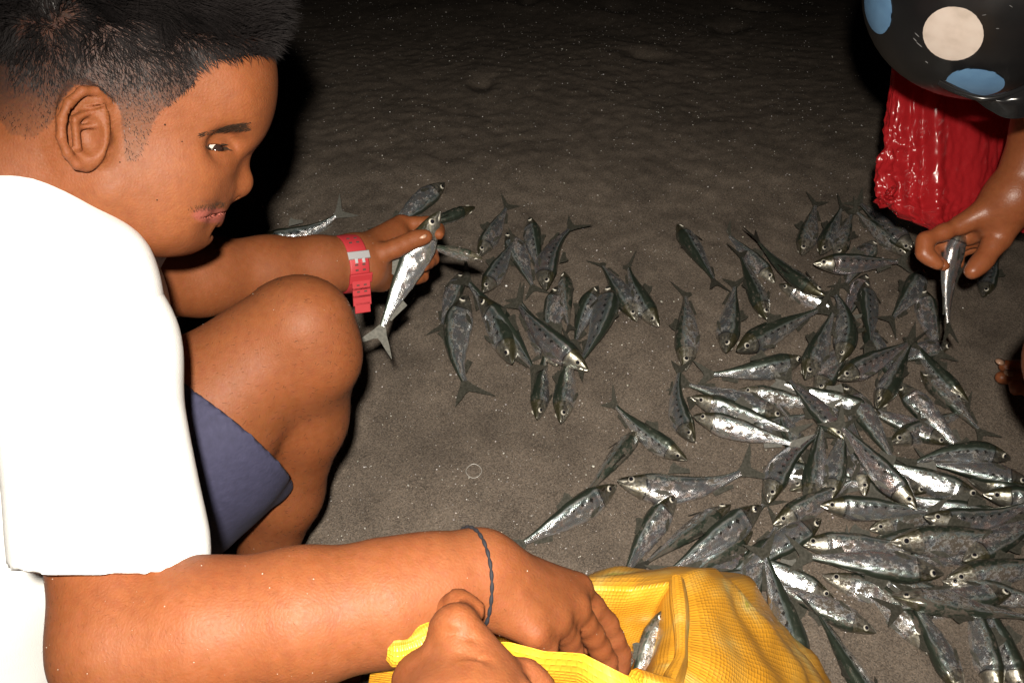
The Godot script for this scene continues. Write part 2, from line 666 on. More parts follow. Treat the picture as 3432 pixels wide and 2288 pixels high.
func make_fish_body(lat: float, dv: float) -> ArrayMesh:
	var rows := 56
	var cols := 32
	var lump := noise(1.0, 2, 300 + int(lat * 100.0) + int(dv * 1000.0))
	var pts := []
	var uvs := []
	for i in rows:
		var u := pow(float(i) / (rows - 1), 1.25)
		var sh := fish_shape(u)
		for j in cols + 1:
			var an := TAU * j / cols
			var cy := cos(an)
			var sy := sin(an)
			var hh := sh.x if cy > 0 else sh.y
			var e := 0.66 if cy > 0 else 0.80   # flat flanks, keeled belly
			var y := signf(cy) * pow(absf(cy), 0.95) * hh
			var z := signf(sy) * pow(absf(sy), e) * sh.z
			# gill cover stands proud, a step behind it; mouth slit
			var side_k := pow(absf(sy), 0.6)
			if u > 0.10 and u < 0.235: z *= 1.0 + 0.10 * smoothstep(0.10, 0.20, u) * side_k
			if u >= 0.235 and u < 0.27: z *= 1.0 - 0.06 * side_k
			if u < 0.075 and cy < -0.05 and cy > -0.55: z *= 0.72
			var flesh := smoothstep(0.24, 0.34, u)       # soft, uneven flanks behind the gill
			z *= 1.0 + 0.13 * flesh * lump.get_noise_3d(u * 11.0, cy * 2.2, sy * 3.0)
			y *= 1.0 + 0.05 * flesh * lump.get_noise_3d(u * 7.0, 9.0, signf(cy) * 5.0)
			pts.append(bent(Vector3(u * 0.83, y, z), lat, dv))
			uvs.append(Vector2(u, float(j) / cols))
	var p := Pile.new()
	p.sheet(pts, rows, cols + 1, false, uvs)
	# close the seam of normals and face them outwards
	for i in rows:
		var m := Vector3.ZERO
		for j in cols: m += pts[i * (cols + 1) + j]
		m /= cols
		for j in cols + 1:
			var k := i * (cols + 1) + j
			if p.n[k].dot(p.v[k] - m) < 0: p.n[k] = -p.n[k]
		var s := (p.n[i * (cols + 1)] + p.n[i * (cols + 1) + cols]).normalized()
		p.n[i * (cols + 1)] = s
		p.n[i * (cols + 1) + cols] = s
	return p.mesh()

func blade(outline: Array, thick: float, lat: float, dv: float) -> ArrayMesh:
	# a fin: fan of points in the x-y plane, thin in z, ridged rays
	var p := Pile.new()
	var poly := PackedVector2Array(outline)
	var tris := Geometry2D.triangulate_polygon(poly)
	for sgn in [-1.0, 1.0]:
		for i in range(0, tris.size(), 3):
			var q := []
			for k in 3:
				var w: Vector2 = poly[tris[i + k]]
				q.append(bent(Vector3(w.x, w.y, sgn * thick), lat, dv))
			var nn := Vector3(0, 0, sgn)
			if sgn > 0: p.tri(q[0], q[2], q[1], nn)
			else: p.tri(q[0], q[1], q[2], nn)
	return p.mesh()

func dome(r: float, flat: float, rows := 6, cols := 14) -> ArrayMesh:
	var pts := []
	for i in rows:
		var t := PI * 0.5 * i / (rows - 1)
		for j in cols:
			var an := TAU * j / cols
			pts.append(Vector3(cos(an) * sin(t) * r, sin(an) * sin(t) * r, cos(t) * r * flat))
	var p := Pile.new()
	p.sheet(pts, rows, cols, true)
	for i in p.v.size():
		p.n[i] = (p.v[i] / Vector3(r, r, r * flat)).normalized()
	return p.mesh()

func fish_textures(seed_: int, sandy: float, dark: float, pink: float, spots: bool) -> StandardMaterial3D:
	var w := 512
	var h := 256
	var al := PackedByteArray()
	var om := PackedByteArray()
	var hi := PackedByteArray()
	al.resize(w * h * 3)
	om.resize(w * h * 3)
	hi.resize(w * h)
	var n1 := noise(3.2, 4, seed_)
	var n2 := noise(14.0, 3, seed_ + 1)
	var n3 := noise(60.0, 2, seed_ + 2)
	var n4 := noise(5.0, 2, seed_ + 3)
	for y in h:
		var v := (y + 0.5) / h
		var s := absf(v - 0.5) * 2.0          # 1 back, 0 belly
		var an := v * TAU
		for x in w:
			var u := (x + 0.5) / w
			var p := Vector3(u * 2.2, cos(an) * 0.35, sin(an) * 0.35)
			var a := n1.get_noise_3dv(p)
			var b := n2.get_noise_3dv(p)
			var c := n3.get_noise_3dv(p)
			# scales: rows of overlapping arcs
			var su := u * 52.0
			var sv := v * 56.0
			if int(floor(sv)) % 2 != 0: su += 0.5
			var fx := fposmod(su, 1.0)
			var fy := fposmod(sv, 1.0) - 0.5
			var arc := fposmod(fx + fy * fy * 1.6, 1.0)
			var edge := smoothstep(0.80, 0.98, arc)
			var head := 1.0 - smoothstep(0.205, 0.235, u + 0.04 * absf(s - 0.45))
			var back := smoothstep(0.66 - 0.10 * dark, 0.80 - 0.10 * dark, s + 0.05 * a)
			var teal := smoothstep(0.56, 0.64, s) * (1.0 - smoothstep(0.68, 0.76, s))
			var col := Vector3(0.80, 0.80, 0.78).lerp(Vector3(0.84, 0.64, 0.60), clampf(pink + 0.8 * n4.get_noise_3dv(p), 0, 1))
			col = col.lerp(Vector3(0.58, 0.68, 0.80), clampf(0.5 + 1.6 * n4.get_noise_3dv(p + Vector3(7, 3, 1)), 0, 1) * 0.55)
			col = col.lerp(Vector3(0.16, 0.36, 0.30), teal * 0.42)
			col = col.lerp(Vector3(0.040, 0.053, 0.039), back)
			var metal := lerpf(0.90, 0.5, back)
			var rough := lerpf(0.23, 0.40, back) + 0.08 * b
			var bump := 0.5 - 0.30 * edge * (1.0 - head) + 0.02 * c
			col *= 1.0 - 0.35 * edge * (1.0 - head)
			if head > 0.0:
				var hc := Vector3(0.42, 0.41, 0.37).lerp(Vector3(0.36, 0.29, 0.12), clampf(0.5 + 1.8 * b, 0, 1) * 0.32).lerp(Vector3(0.07, 0.065, 0.035), smoothstep(0.54, 0.76, s + 0.14 * b))
				# cheek plates and the rim of the gill cover
				var plate := absf(sin(u * 58.0 + 3.0 * a)) * smoothstep(0.06, 0.12, u)
				hc *= 0.75 + 0.35 * plate
				col = col.lerp(hc, head)
				rough = lerpf(rough, 0.30 + 0.16 * absf(b), head)
				bump += 0.16 * plate * head
			var rim := exp(-pow((u - (0.222 - 0.04 * absf(s - 0.45))) / 0.006, 2.0)) * (1.0 - back * 0.5)
			col *= 1.0 - 0.8 * rim
			bump -= 0.25 * rim
			if spots and s > 0.50 and s < 0.66 and u > 0.26:
				var q := absf(fposmod(u * 11.0, 1.0) - 0.5) * 2.0
				var dot := smoothstep(0.55, 0.35, q + absf(s - 0.575) * 10.0 + 0.5 * b)
				col = col.lerp(Vector3(0.05, 0.05, 0.045), dot * 0.85)
			# clinging sand
			var sn := a * 0.9 + b * 0.5 + c * 0.36 + sandy
			var sa := smoothstep(-0.02, 0.34, sn)
			var k := 0.75 + 0.6 * absf(c) + 0.3 * b
			col = col.lerp(Vector3(0.092, 0.076, 0.060) * k, sa)
			metal *= 1.0 - sa
			rough = lerpf(rough, 0.85, sa)
			bump = lerpf(bump, 0.62 + 0.5 * c + 0.2 * b, sa)
			var i := y * w + x
			var cc := lin(clampf(col.x, 0, 1), clampf(col.y, 0, 1), clampf(col.z, 0, 1))
			al[i * 3] = int(cc.r * 255)
			al[i * 3 + 1] = int(cc.g * 255)
			al[i * 3 + 2] = int(cc.b * 255)
			om[i * 3 + 1] = int(clampf(rough, 0.05, 1) * 255)
			om[i * 3 + 2] = int(clampf(metal, 0, 1) * 255)
			hi[i] = int(clampf(bump, 0, 1) * 255)
	var m := mat(Color.WHITE, 1.0, 1.0)
	m.albedo_texture = ImageTexture.create_from_image(Image.create_from_data(w, h, false, Image.FORMAT_RGB8, al))
	var ot := ImageTexture.create_from_image(Image.create_from_data(w, h, false, Image.FORMAT_RGB8, om))
	m.roughness_texture = ot
	m.roughness_texture_channel = BaseMaterial3D.TEXTURE_CHANNEL_GREEN
	m.metallic_texture = ot
	m.metallic_texture_channel = BaseMaterial3D.TEXTURE_CHANNEL_BLUE
	m.heightmap_enabled = true
	m.heightmap_texture = ImageTexture.create_from_image(Image.create_from_data(w, h, false, Image.FORMAT_L8, hi))
	m.heightmap_scale = 0.055
	m.clearcoat_enabled = true
	m.clearcoat = 0.5
	m.clearcoat_roughness = 0.13
	return m

const BENDS := [[0.0, 0.0], [0.16, 0.05], [-0.16, -0.04], [0.06, 0.26], [-0.05, -0.26], [0.34, 0.0]]

func make_fish_kit() -> void:
	for b in BENDS:
		fish_bodies.append(make_fish_body(b[0], b[1]))
		fish_tail.append(blade([Vector2(0.80, 0.0), Vector2(0.82, 0.019), Vector2(0.87, 0.045), Vector2(0.93, 0.085), Vector2(1.0, 0.125), Vector2(0.965, 0.075), Vector2(0.925, 0.028), Vector2(0.91, 0.0), Vector2(0.925, -0.028), Vector2(0.965, -0.08), Vector2(1.0, -0.13), Vector2(0.93, -0.088), Vector2(0.87, -0.045), Vector2(0.82, -0.019)], 0.0022, b[0], b[1]))
	fin_meshes.dorsal = blade([Vector2(0.35, 0.075), Vector2(0.375, 0.125), Vector2(0.40, 0.148), Vector2(0.42, 0.128), Vector2(0.45, 0.110), Vector2(0.50, 0.098), Vector2(0.50, 0.07)], 0.0015, 0, 0)
	fin_meshes.anal = blade([Vector2(0.62, -0.055), Vector2(0.635, -0.092), Vector2(0.66, -0.084), Vector2(0.72, -0.062), Vector2(0.77, -0.046), Vector2(0.77, -0.024)], 0.0015, 0, 0)
	fin_meshes.pectoral = blade([Vector2(0.0, 0.0), Vector2(0.03, 0.016), Vector2(0.09, 0.022), Vector2(0.125, 0.010), Vector2(0.11, -0.004), Vector2(0.05, -0.010)], 0.0012, 0, 0)
	eye_mesh = dome(0.0235, 0.42)
	pupil_mesh = dome(0.0150, 0.42)
	#                    seed sand   dark pink spots
	var kinds := [[100, -0.50, 0.0, 0.1, true], [110, -0.20, 0.2, 0.1, false], [120, 0.10, 0.3, 0.2, false], [130, -0.30, 1.0, 0.0, true], [140, -0.40, 0.0, 0.6, true], [150, -0.16, 0.0, 0.3, false]]
	for k in kinds:
		fish_mats.append(fish_textures(k[0], k[1], k[2], k[3], k[4]))
	var fm := mat(Color.WHITE, 0.55, 0.15)
	fm.albedo_texture = tile(128, 0.05, 3, 61, [[0.0, lin(0.030, 0.030, 0.022)], [1.0, lin(0.09, 0.085, 0.07)]])
	fm.uv1_triplanar = true
	fm.uv1_scale = Vector3.ONE * 6.0
	fin_mats.append(fm)
	mats.fish_iris = mat(lin(0.58, 0.55, 0.47), 0.25, 0.0)
	mats.fish_pupil = mat(lin(0.01, 0.01, 0.015), 0.04)

func fish_node(length: float, at: Transform3D, bend: int, kind: int, label: String, group: String) -> Node3D:
	var o := thing("sardine", label, "fish", Vector3.ZERO, group)
	o.transform = Transform3D(at.basis.scaled(Vector3.ONE * length), at.origin)
	var lat: float = BENDS[bend][0]
	var dv: float = BENDS[bend][1]
	part("body", fish_bodies[bend], fish_mats[kind], o, false)
	part("tail_fin", fish_tail[bend], fin_mats[0], o, false)
	for f in ["dorsal", "anal"]:
		part(f + "_fin", fin_meshes[f], fin_mats[0], o, false)
	for s in [1.0, -1.0]:
		var sh := fish_shape(0.10)
		var e := part("eye", eye_mesh, mats.fish_iris, o, false)
		var where := bent(Vector3(0.083, 0.016, s * sh.z * 0.98), lat, dv)
		e.transform = Transform3D(Basis.from_euler(Vector3(-0.16 * s, s * -0.30 + (0.0 if s > 0 else PI), 0)), where)
		var pu := part("pupil", pupil_mesh, mats.fish_pupil, e, false)
		pu.position = Vector3(0, 0, 0.0072)
		var pf := part("pectoral_fin", fin_meshes.pectoral, fin_mats[0], o, false)
		pf.transform = Transform3D(Basis.from_euler(Vector3(0, -0.16 * s, -0.30)), bent(Vector3(0.215, -0.045, s * (fish_shape(0.26).z * 0.86)), lat, dv))
	return o

# a fish on the sand: snout and tail tip (where they lie), which way the back points, roll, height of the layer below
func lay_fish(hx: float, hy: float, tx: float, ty: float, side: float, roll: float, lift: float, bend: int, kind: int, label: String) -> void:
	var rough_len := (on_sand(hx, hy) - on_sand(tx, ty)).length()
	var r := deg_to_rad(roll)
	var hv := sqrt(pow(0.098 * sin(r), 2) + pow(0.056 * cos(r), 2)) * rough_len
	var y := lift + hv * 0.82
	var a := on_sand(hx, hy, y)
	var b := on_sand(tx, ty, y)
	var length := (b - a).length()
	var ax := (b - a) / length
	length = maxf(length, 0.172 + 0.016 * sin(hx))         # the rest of a short one lies under its neighbours
	var dorsal := Vector3.UP.cross(ax) * side
	dorsal = (dorsal * cos(r) + Vector3.UP * sin(r)).normalized()
	var t := Transform3D(Basis(ax, dorsal * 1.06, ax.cross(dorsal) * 1.06), a)
	# how far the upper flank leans towards the lens
	var see := EYE - a
	see = (see - ax * see.dot(ax)).normalized()
	var lean: float = [0.98, 0.70, 0.35, 0.30, 0.92, 0.86][kind] * Vector3.UP.angle_to(see)
	var about := Vector3.UP.cross(see)
	if about.length() > 0.01: t.basis = Basis(about.normalized(), lean + rng.randf_range(-0.25, 0.2)) * t.basis
	var jig := Basis(ax.cross(Vector3.UP).normalized(), rng.randf_range(-0.05, 0.05)) * t.basis
	t.basis = jig
	t.origin.y += dune(a.x, a.z) * 0.5
	fish_node(length, t, bend, kind, label, "sardines spilled on the sand")

# snout x, y, tail tip x, y, side of the back, roll, layer height, bend, coat, label
const CATCH := [
	[1490, 610, 1262, 790, 1, 5, 0.00, 0, 1, "bright scaly fish lying just above the gripping hand with the red watch"],
	[858, 812, 1180, 712, 1, 10, 0.00, 3, 0, "thin bright fish lying behind the forearm with the red watch"],
	[1592, 688, 1420, 760, 1, 55, 0.00, 0, 3, "dark olive-backed fish right behind the head of the fish in the left hand"],
	[1605, 850, 1700, 682, 1, 5, 0.00, 0, 5, "pinkish sandy fish with its forked tail up, first right of the gripping hand"],
	[1618, 975, 1728, 790, 1, 12, 0.012, 0, 0, "silver-blue fish with bare pale head pointing down beside the grip"],
	[1700, 770, 1802, 985, -1, 5, 0.00, 0, 5, "pink and silver sand-flecked fish left of the short dark one"],
	[1775, 722, 1806, 880, 1, 30, 0.00, 0, 3, "short dark grey fish with blunt head up atop the left heap"],
	[1812, 962, 1905, 732, -1, 25, 0.010, 3, 4, "orange-flanked fish with dark back, forked tail highest in the left heap"],
	[1890, 905, 1908, 1095, 1, 65, 0.004, 0, 2, "sand-caked fish lying back up in the middle of the left heap"],
	[1868, 955, 1848, 1075, -1, 5, -0.004, 0, 5, "half buried silver fish left of the sand-caked one"],
	[1998, 958, 1925, 1140, -1, 35, 0.004, 2, 3, "teal-backed fish lying along the left of the long curved one"],
	[2052, 955, 1948, 1265, 1, 25, 0.010, 4, 0, "long curved fish with teal back and silver belly, tail pointing down"],
	[2135, 1068, 2000, 840, 1, 30, 0.002, 2, 1, "fish with grey flank and raised forked tail, left of the last dark one"],
	[2200, 1090, 2082, 850, -1, 55, 0.002, 1, 3, "slim dark fish at the right end of the left heap, small eye showing"],
	[1545, 905, 1472, 1108, 1, 10, 0.000, 0, 5, "sandy fish with a bright tail root at the left edge of the left heap"],
	[1545, 985, 1530, 1338, -1, 15, 0.006, 4, 1, "blue-flanked fish with its wide forked tail spread towards the knee"],
	[1730, 1215, 1560, 905, -1, 40, 0.010, 2, 3, "dark green fish with gold-ringed eye, tail against the pale head above it"],
	[1612, 992, 1830, 1275, 1, 30, 0.022, 1, 0, "large blue-silver fish lying uppermost across the left heap"],
	[1962, 1238, 1690, 985, -1, 35, 0.020, 1, 4, "brown-pink fish with bright eye, its head at the right front of the left heap"],
	[1868, 1222, 1745, 1010, -1, 20, 0.000, 0, 1, "fish whose eye peeps out between two larger fish in the left heap"],
	[1800, 1402, 1830, 1150, 1, 45, 0.000, 0, 1, "left of the two fish heads poking towards the camera below the left heap"],
	[1880, 1412, 1912, 1160, 1, 45, 0.006, 0, 1, "right of the two fish heads poking towards the camera below the left heap"],
	[2298, 1540, 2015, 1330, -1, 60, 0.002, 1, 3, "slim dark green fish alone on bare sand between the two heaps"],
	[2272, 745, 2418, 985, -1, 35, 0.000, 0, 3, "blunt grey fish lying alone at the upper left of the right heap"],
	[2575, 1068, 2470, 825, 1, 40, 0.004, 0, 3, "green-backed fish with thin raised tail, left of the fish with the long bright stripe"],
	[2765, 1000, 2500, 780, 1, 40, 0.024, 1, 3, "large fish with a long bright stripe and its tail lifted off the sand"],
	[2435, 1178, 2472, 910, -1, 25, 0.006, 0, 1, "round-eyed fish with golden head pointing down at the left of the right heap"],
	[2462, 1172, 2785, 1008, 1, 60, 0.014, 1, 3, "dark-backed fish lying across the others, snout against the round-eyed one"],
	[2612, 950, 2755, 1020, 1, 5, 0.000, 0, 5, "small silver fish between the striped fish and the dark-backed one"],
	[2598, 945, 2510, 850, -1, 5, -0.004, 0, 5, "half buried silver fish left of the striped one"],
	[2728, 882, 3072, 862, 1, 10, 0.024, 0, 4, "bright silver fish lying level below the red bag, snout to the left"],
	[2752, 850, 2830, 678, 1, 25, 0.000, 0, 1, "fish with forked tail up, middle of the three topping the right heap"],
	[2690, 850, 2735, 682, 1, 15, 0.000, 0, 2, "sandy fish with forked tail up, leftmost of three topping the right heap"],
	[2808, 858, 2848, 740, -1, 15, 0.000, 0, 2, "short sandy fish just right of the middle forked tail"],
	[2935, 800, 2868, 905, 1, 10, -0.002, 0, 5, "fish showing only a pale curled head above the level silver fish"],
	[3068, 838, 2878, 655, 1, 15, 0.014, 0, 4, "pale pink fish sticking out from under the red bag"],
	[3045, 850, 2868, 705, -1, 45, 0.000, 0, 2, "dark sandy fish lying along the left of the pale pink one"],
	[2908, 912, 2865, 1002, 1, 5, 0.002, 0, 4, "pink-edged silver fish under the level silver fish"],
	[2835, 1210, 2820, 945, -1, 40, 0.010, 4, 3, "green-backed fish standing upright in the middle of the right heap"],
	[2905, 938, 2920, 1148, -1, 35, 0.004, 0, 0, "grey-flanked fish tapering downwards, right of the upright green one"],
	[3105, 900, 2968, 1102, -1, 30, 0.004, 0, 1, "speckled fish with its tail fin flat on bare sand"],
	[3092, 962, 3140, 1135, 1, 5, 0.004, 0, 5, "pale-bellied fish right behind the fish held in the right hand"],
	[2808, 1268, 3090, 1120, 1, 10, 0.024, 0, 4, "bright bare-sided fish with cut-looking head, crossing the middle of the right heap"],
	[2700, 1268, 2805, 1018, 1, 20, 0.012, 0, 1, "gold-cheeked fish with large dark eye, snout down beside the crossing bright one"],
	[3190, 1150, 3060, 1190, 1, 10, 0.000, 0, 5, "fish showing a crusted silver head under the dangling tail"],
	[2942, 1368, 3045, 1168, -1, 40, 0.012, 0, 1, "yellow-headed fish with dark back, snout down right of the crossing bright one"],
	[3240, 1345, 3070, 1160, -1, 60, 0.002, 1, 3, "slim dark fish on the right edge of the heap, blue tail end"],
	[3010, 1275, 3165, 1440, -1, 5, 0.006, 0, 5, "glittering crusted fish below the yellow-headed one"],
	[3090, 1238, 3240, 1400, -1, 5, 0.000, 0, 2, "sandy fish with a rosy head beside the glittering crusted one"],
	[3298, 992, 3350, 815, -1, 10, 0.000, 0, 0, "fish peeping out right of the thumb that holds a fish"],
	[2735, 1320, 2800, 1215, -1, 5, 0.000, 0, 5, "small silver fish end under the gold-cheeked fish"],
	[2828, 1280, 2900, 1390, -1, 8, 0.002, 0, 1, "blue-grey fish between the crossing bright one and the rosy diagonal one"],
	[2838, 1468, 2650, 1258, 1, 15, 0.018, 0, 4, "rosy white fish lying diagonally in the centre of the right heap"],
	[2302, 1228, 2300, 938, 1, 20, 0.002, 2, 2, "sand-covered fish with one small eye, tail up, left edge of the right heap"],
	[2312, 1478, 2262, 1225, -1, 30, 0.008, 3, 0, "rounded fish with green back and grey flank, snout down at the left edge"],
	[2702, 1200, 2335, 1268, -1, 35, 0.006, 1, 3, "level olive fish with its tail to the left behind two heads"],
	[2318, 1322, 2720, 1448, 1, 20, 0.008, 1, 1, "long grey fish whose dark eye sits beside the olive tail"],
	[2325, 1385, 2705, 1492, 1, 10, 0.016, 0, 5, "long fish with a blazing white patch on its flank"],
	[2072, 1632, 2570, 1598, 1, -12, 0.002, 3, 5, "crumpled belly-up fish lying level on bare sand below the green one"],
	[2068, 1622, 1690, 1860, -1, 10, 0.004, 0, 0, "big bright fish with ringed eye, its tail hidden behind the near wrist"],
	[2150, 1425, 2005, 1600, 1, 55, -0.004, 0, 2, "sand-coated dark fish above the head of the big bright one"],
	[2262, 1650, 2052, 1975, -1, 12, 0.004, 2, 5, "bright-tailed fish pointing up from the rim of the yellow sack"],
	[2452, 1682, 2200, 1860, 1, 60, 0.000, 0, 2, "buried fish showing only a dark pointed back"],
	[2555, 1690, 2195, 1945, -1, 15, 0.012, 0, 0, "long gleaming fish with white-ringed eye, pointing up to the right"],
	[2702, 2278, 2548, 1790, -1, 45, 0.026, 0, 3, "largest dark fish in front, forked tail raised and big eye near the picture's edge"],
	[2552, 1832, 2390, 1945, 1, 10, 0.000, 0, 4, "pinkish fish lying left of the raised forked tail"],
	[2472, 2052, 2565, 1850, -1, 10, 0.006, 0, 5, "silver fish with crusted head just right of the sack"],
	[2525, 1775, 2360, 1890, 1, 40, -0.002, 0, 2, "teal-tinged sandy fish between the long gleaming one and the pinkish one"],
	[2300, 1975, 2440, 1950, 1, 5, 0.002, 0, 0, "torn silver fish end behind the rim of the sack"],
	[2560, 1668, 2690, 1490, -1, 8, 0.008, 3, 0, "glowing curved fish left of the upright iridescent one"],
	[2715, 1695, 2748, 1468, 1, 35, 0.004, 0, 1, "iridescent green upright fish in the right heap"],
	[2755, 1735, 2600, 1835, 1, 15, 0.014, 0, 0, "short bright blue-silver fish above the raised forked tail"],
	[2595, 1752, 2785, 1650, 1, 10, 0.006, 0, 5, "crusted fish with ring-shaped eye right of the long gleaming fish"],
	[3075, 1705, 2836, 1450, -1, 20, 0.026, 0, 4, "pale spotted fish lying uppermost, slanting down to the right"],
	[2752, 1690, 3100, 1718, 1, 12, 0.016, 0, 0, "fish with strongly marked scales lying level under the spotted one's head"],
	[2788, 1670, 2825, 1455, -1, 15, 0.004, 0, 1, "grey fish left of the pale spotted one"],
	[2900, 1660, 2862, 1470, -1, 15, 0.000, 0, 5, "sandy blue fish half covered by the pale spotted one"],
	[3035, 1690, 2880, 1510, 1, 30, 0.010, 0, 0, "teal-glinting fish tucked along the left of the pale spotted one"],
	[3392, 1512, 3005, 1535, -1, 50, 0.010, 4, 3, "dark olive arched fish at the right, above the brightest ones"],
	[3460, 1608, 3100, 1538, 1, 15, 0.014, 0, 0, "dazzling white-flanked fish below the dark arched one"],
	[3300, 1665, 3060, 1580, -1, 10, 0.008, 0, 1, "broad dull silver fish right of the pale spotted one"],
	[3300, 1650, 3610, 1690, 1, 15, 0.022, 0, 0, "bright fish with dark round eye entering from the right"],
	[3100, 1752, 3520, 1700, 1, 15, 0.018, 3, 4, "broad lilac-grey fish whose snout meets the scaly level one's tail"],
	[2915, 1775, 3120, 1722, 1, 40, 0.002, 0, 2, "thin dark fish squeezed below the scaly level one"],
	[2685, 1818, 3045, 1838, 1, 10, 0.008, 0, 5, "mottled silver fish lying level right of the short bright one"],
	[2985, 1815, 3520, 1795, 1, 35, 0.014, 0, 2, "long olive sandy fish lying level at the right"],
	[3165, 1922, 2630, 1862, 1, 12, 0.014, 0, 1, "long scaly fish with a blank white tail root, pointing right"],
	[3175, 1938, 3580, 1885, 1, 30, 0.010, 0, 2, "olive sandy fish in line with the long scaly one"],
	[3230, 1880, 3425, 1775, -1, 8, 0.022, 0, 5, "tilted fish showing two bright fin flashes at the right"],
	[2940, 2118, 2590, 1955, 1, 15, 0.000, 0, 2, "half buried fish with a staring round eye and white cheek, in front"],
	[2990, 1995, 3520, 2085, -1, 30, 0.012, 0, 2, "long sandy fish with a green underside at the lower right"],
	[3160, 1945, 3560, 2040, 1, 25, 0.006, 0, 2, "sandy fish with a lilac streak, upper of the two at the lower right"],
	[3235, 2335, 3112, 2105, 1, 25, 0.012, 0, 1, "front fish with spread forked tail, its head cut off by the picture's edge"],
	[3352, 2340, 3280, 2075, -1, 20, 0.000, 0, 1, "pale fish next to the front forked tail, left of the last one"],
	[3440, 2335, 3340, 2095, -1, 30, 0.000, 0, 3, "rightmost fish at the front edge, yellowish back"],
	[2985, 2450, 2845, 2220, 1, 40, 0.000, 0, 3, "fish of which only a dark tail tip shows at the front edge"],
	[2640, 1395, 2440, 1330, 1, 20, 0.000, 0, 1, "grey fish showing between the long grey one and the rosy diagonal one"],
	[2985, 1480, 3120, 1420, 1, 15, 0.000, 0, 5, "crusted fish lying left of the dark arched one"],
	[2880, 1950, 3140, 1990, 1, 20, -0.002, 0, 2, "sand-coated fish lying under the long scaly one"],
	[2800, 2010, 2640, 1930, -1, 15, 0.000, 0, 1, "dull fish right of the largest dark fish"],
	[3120, 1640, 2930, 1600, 1, 15, 0.000, 0, 1, "grey fish wedged under the pale spotted one's middle"],
	[3420, 1760, 3250, 1720, -1, 10, 0.004, 0, 0, "shiny fish at the right edge above the long olive sandy one"],
	[2900, 1080, 2985, 1250, -1, 30, 0.000, 0, 1, "dull fish under the crossing bright one near its tail"],
	[2560, 1560, 2760, 1600, 1, 15, 0.000, 0, 1, "fish beside the crumpled belly-up one's tail"],
	[3400, 1980, 3200, 2010, 1, 25, 0.016, 0, 1, "grey fish lying across the two long sandy ones at the lower right"],
	[2480, 1300, 2690, 1345, 1, 25, -0.002, 0, 2, "sandy fish filling the gap below the level olive fish"],
	[2960, 1390, 2790, 1340, -1, 20, -0.002, 0, 1, "fish half under the rosy diagonal one's upper edge"],
	[2700, 1560, 2620, 1380, 1, 25, -0.002, 0, 1, "greyish fish below the blazing-flanked one's tail"],
	[3190, 1480, 3010, 1400, 1, 15, 0.004, 0, 5, "flaky bright fish just above the dark arched one"],
	[2650, 1640, 2800, 1560, -1, 20, -0.002, 0, 2, "sandy fish under the glowing curved one"],
	[3250, 1600, 3420, 1660, 1, 15, 0.002, 0, 0, "shiny fish under the dazzling white-flanked one"],
	[2880, 1860, 3080, 1800, 1, 20, -0.002, 0, 1, "fish between the mottled silver one and the long scaly one"],
	[3330, 1830, 3130, 1860, -1, 15, 0.002, 0, 5, "flecked fish above the olive one in line with the long scaly fish"],
	[2640, 1790, 2500, 1900, -1, 20, -0.002, 0, 5, "flecked fish under the raised forked tail"],
	[2760, 1925, 2960, 1990, 1, 20, -0.002, 0, 2, "sandy fish left of the staring half buried one's back"],
	[3040, 2060, 3260, 2000, 1, 25, -0.002, 0, 1, "fish under the two long sandy ones at the lower right"],
	[3130, 2200, 3010, 2060, -1, 25, -0.002, 0, 2, "sandy fish left of the front spread forked tail"],
	[2360, 1880, 2500, 1745, -1, 15, -0.002, 0, 5, "flecked fish alongside the long gleaming one"],
	[2480, 1450, 2660, 1395, 1, 15, -0.002, 0, 1, "fish peeping out between the long grey one and the blazing-flanked one"],
]

func make_catch() -> void:
	for f in CATCH:
		lay_fish(f[0], f[1], f[2], f[3], f[4], f[5], f[6], f[7], f[8], f[9])

# a fish held in the air: snout and tail places, which way the back points
func held_fish(a: Vector3, b: Vector3, back: Vector3, bend: int, kind: int, label: String) -> Node3D:
	var ax := (b - a).normalized()
	var dorsal := (back - ax * back.dot(ax)).normalized()
	return fish_node((b - a).length(), Transform3D(Basis(ax, dorsal, ax.cross(dorsal)), a), bend, kind, label, "sardines in people's hands")

# ------------------------------------------------------------------ the squatting man
const SKIN := Color(0.190, 0.062, 0.0235)
var head_at := Vector3.ZERO
var mottle: FastNoiseLite

var hx := Vector3.RIGHT      # head axes: forward along the profile, up, and to his right
var hy := Vector3.UP
var hw := Vector3.BACK

# a place on his profile (x forward, y down, in steps of about 0.14 mm) and w metres to his right of the midline
func hp(x: float, y: float, w := 0.0) -> Vector3:
	var d := lens * Vector3((x * 0.5739 - 1716.0) / FOCAL, -(y * 0.5739 - 1144.0) / FOCAL, -1.0)
	var p := EYE + d * ((head_at - EYE).dot(hw) / d.dot(hw))
	return p + (EYE - p).normalized() * w

func head_xy(p: Vector3) -> Vector3:
	var d := lens.transposed() * (p - EYE)
	return Vector3((d.x / -d.z * FOCAL + 1716.0) / 0.5739, (-d.y / -d.z * FOCAL + 1144.0) / 0.5739, (p - head_at).dot(hw))

const HAIRLINE := [Vector2(1575, 300), Vector2(1460, 312), Vector2(1330, 322), Vector2(1215, 335), Vector2(1160, 400), Vector2(1130, 490), Vector2(1010, 600), Vector2(930, 650), Vector2(890, 720), Vector2(860, 820), Vector2(800, 930), Vector2(735, 945), Vector2(715, 800), Vector2(700, 640), Vector2(640, 570), Vector2(560, 500), Vector2(430, 500), Vector2(345, 600), Vector2(300, 720), Vector2(200, 800), Vector2(60, 790), Vector2(-80, 600), Vector2(-80, -600), Vector2(1750, -600)]

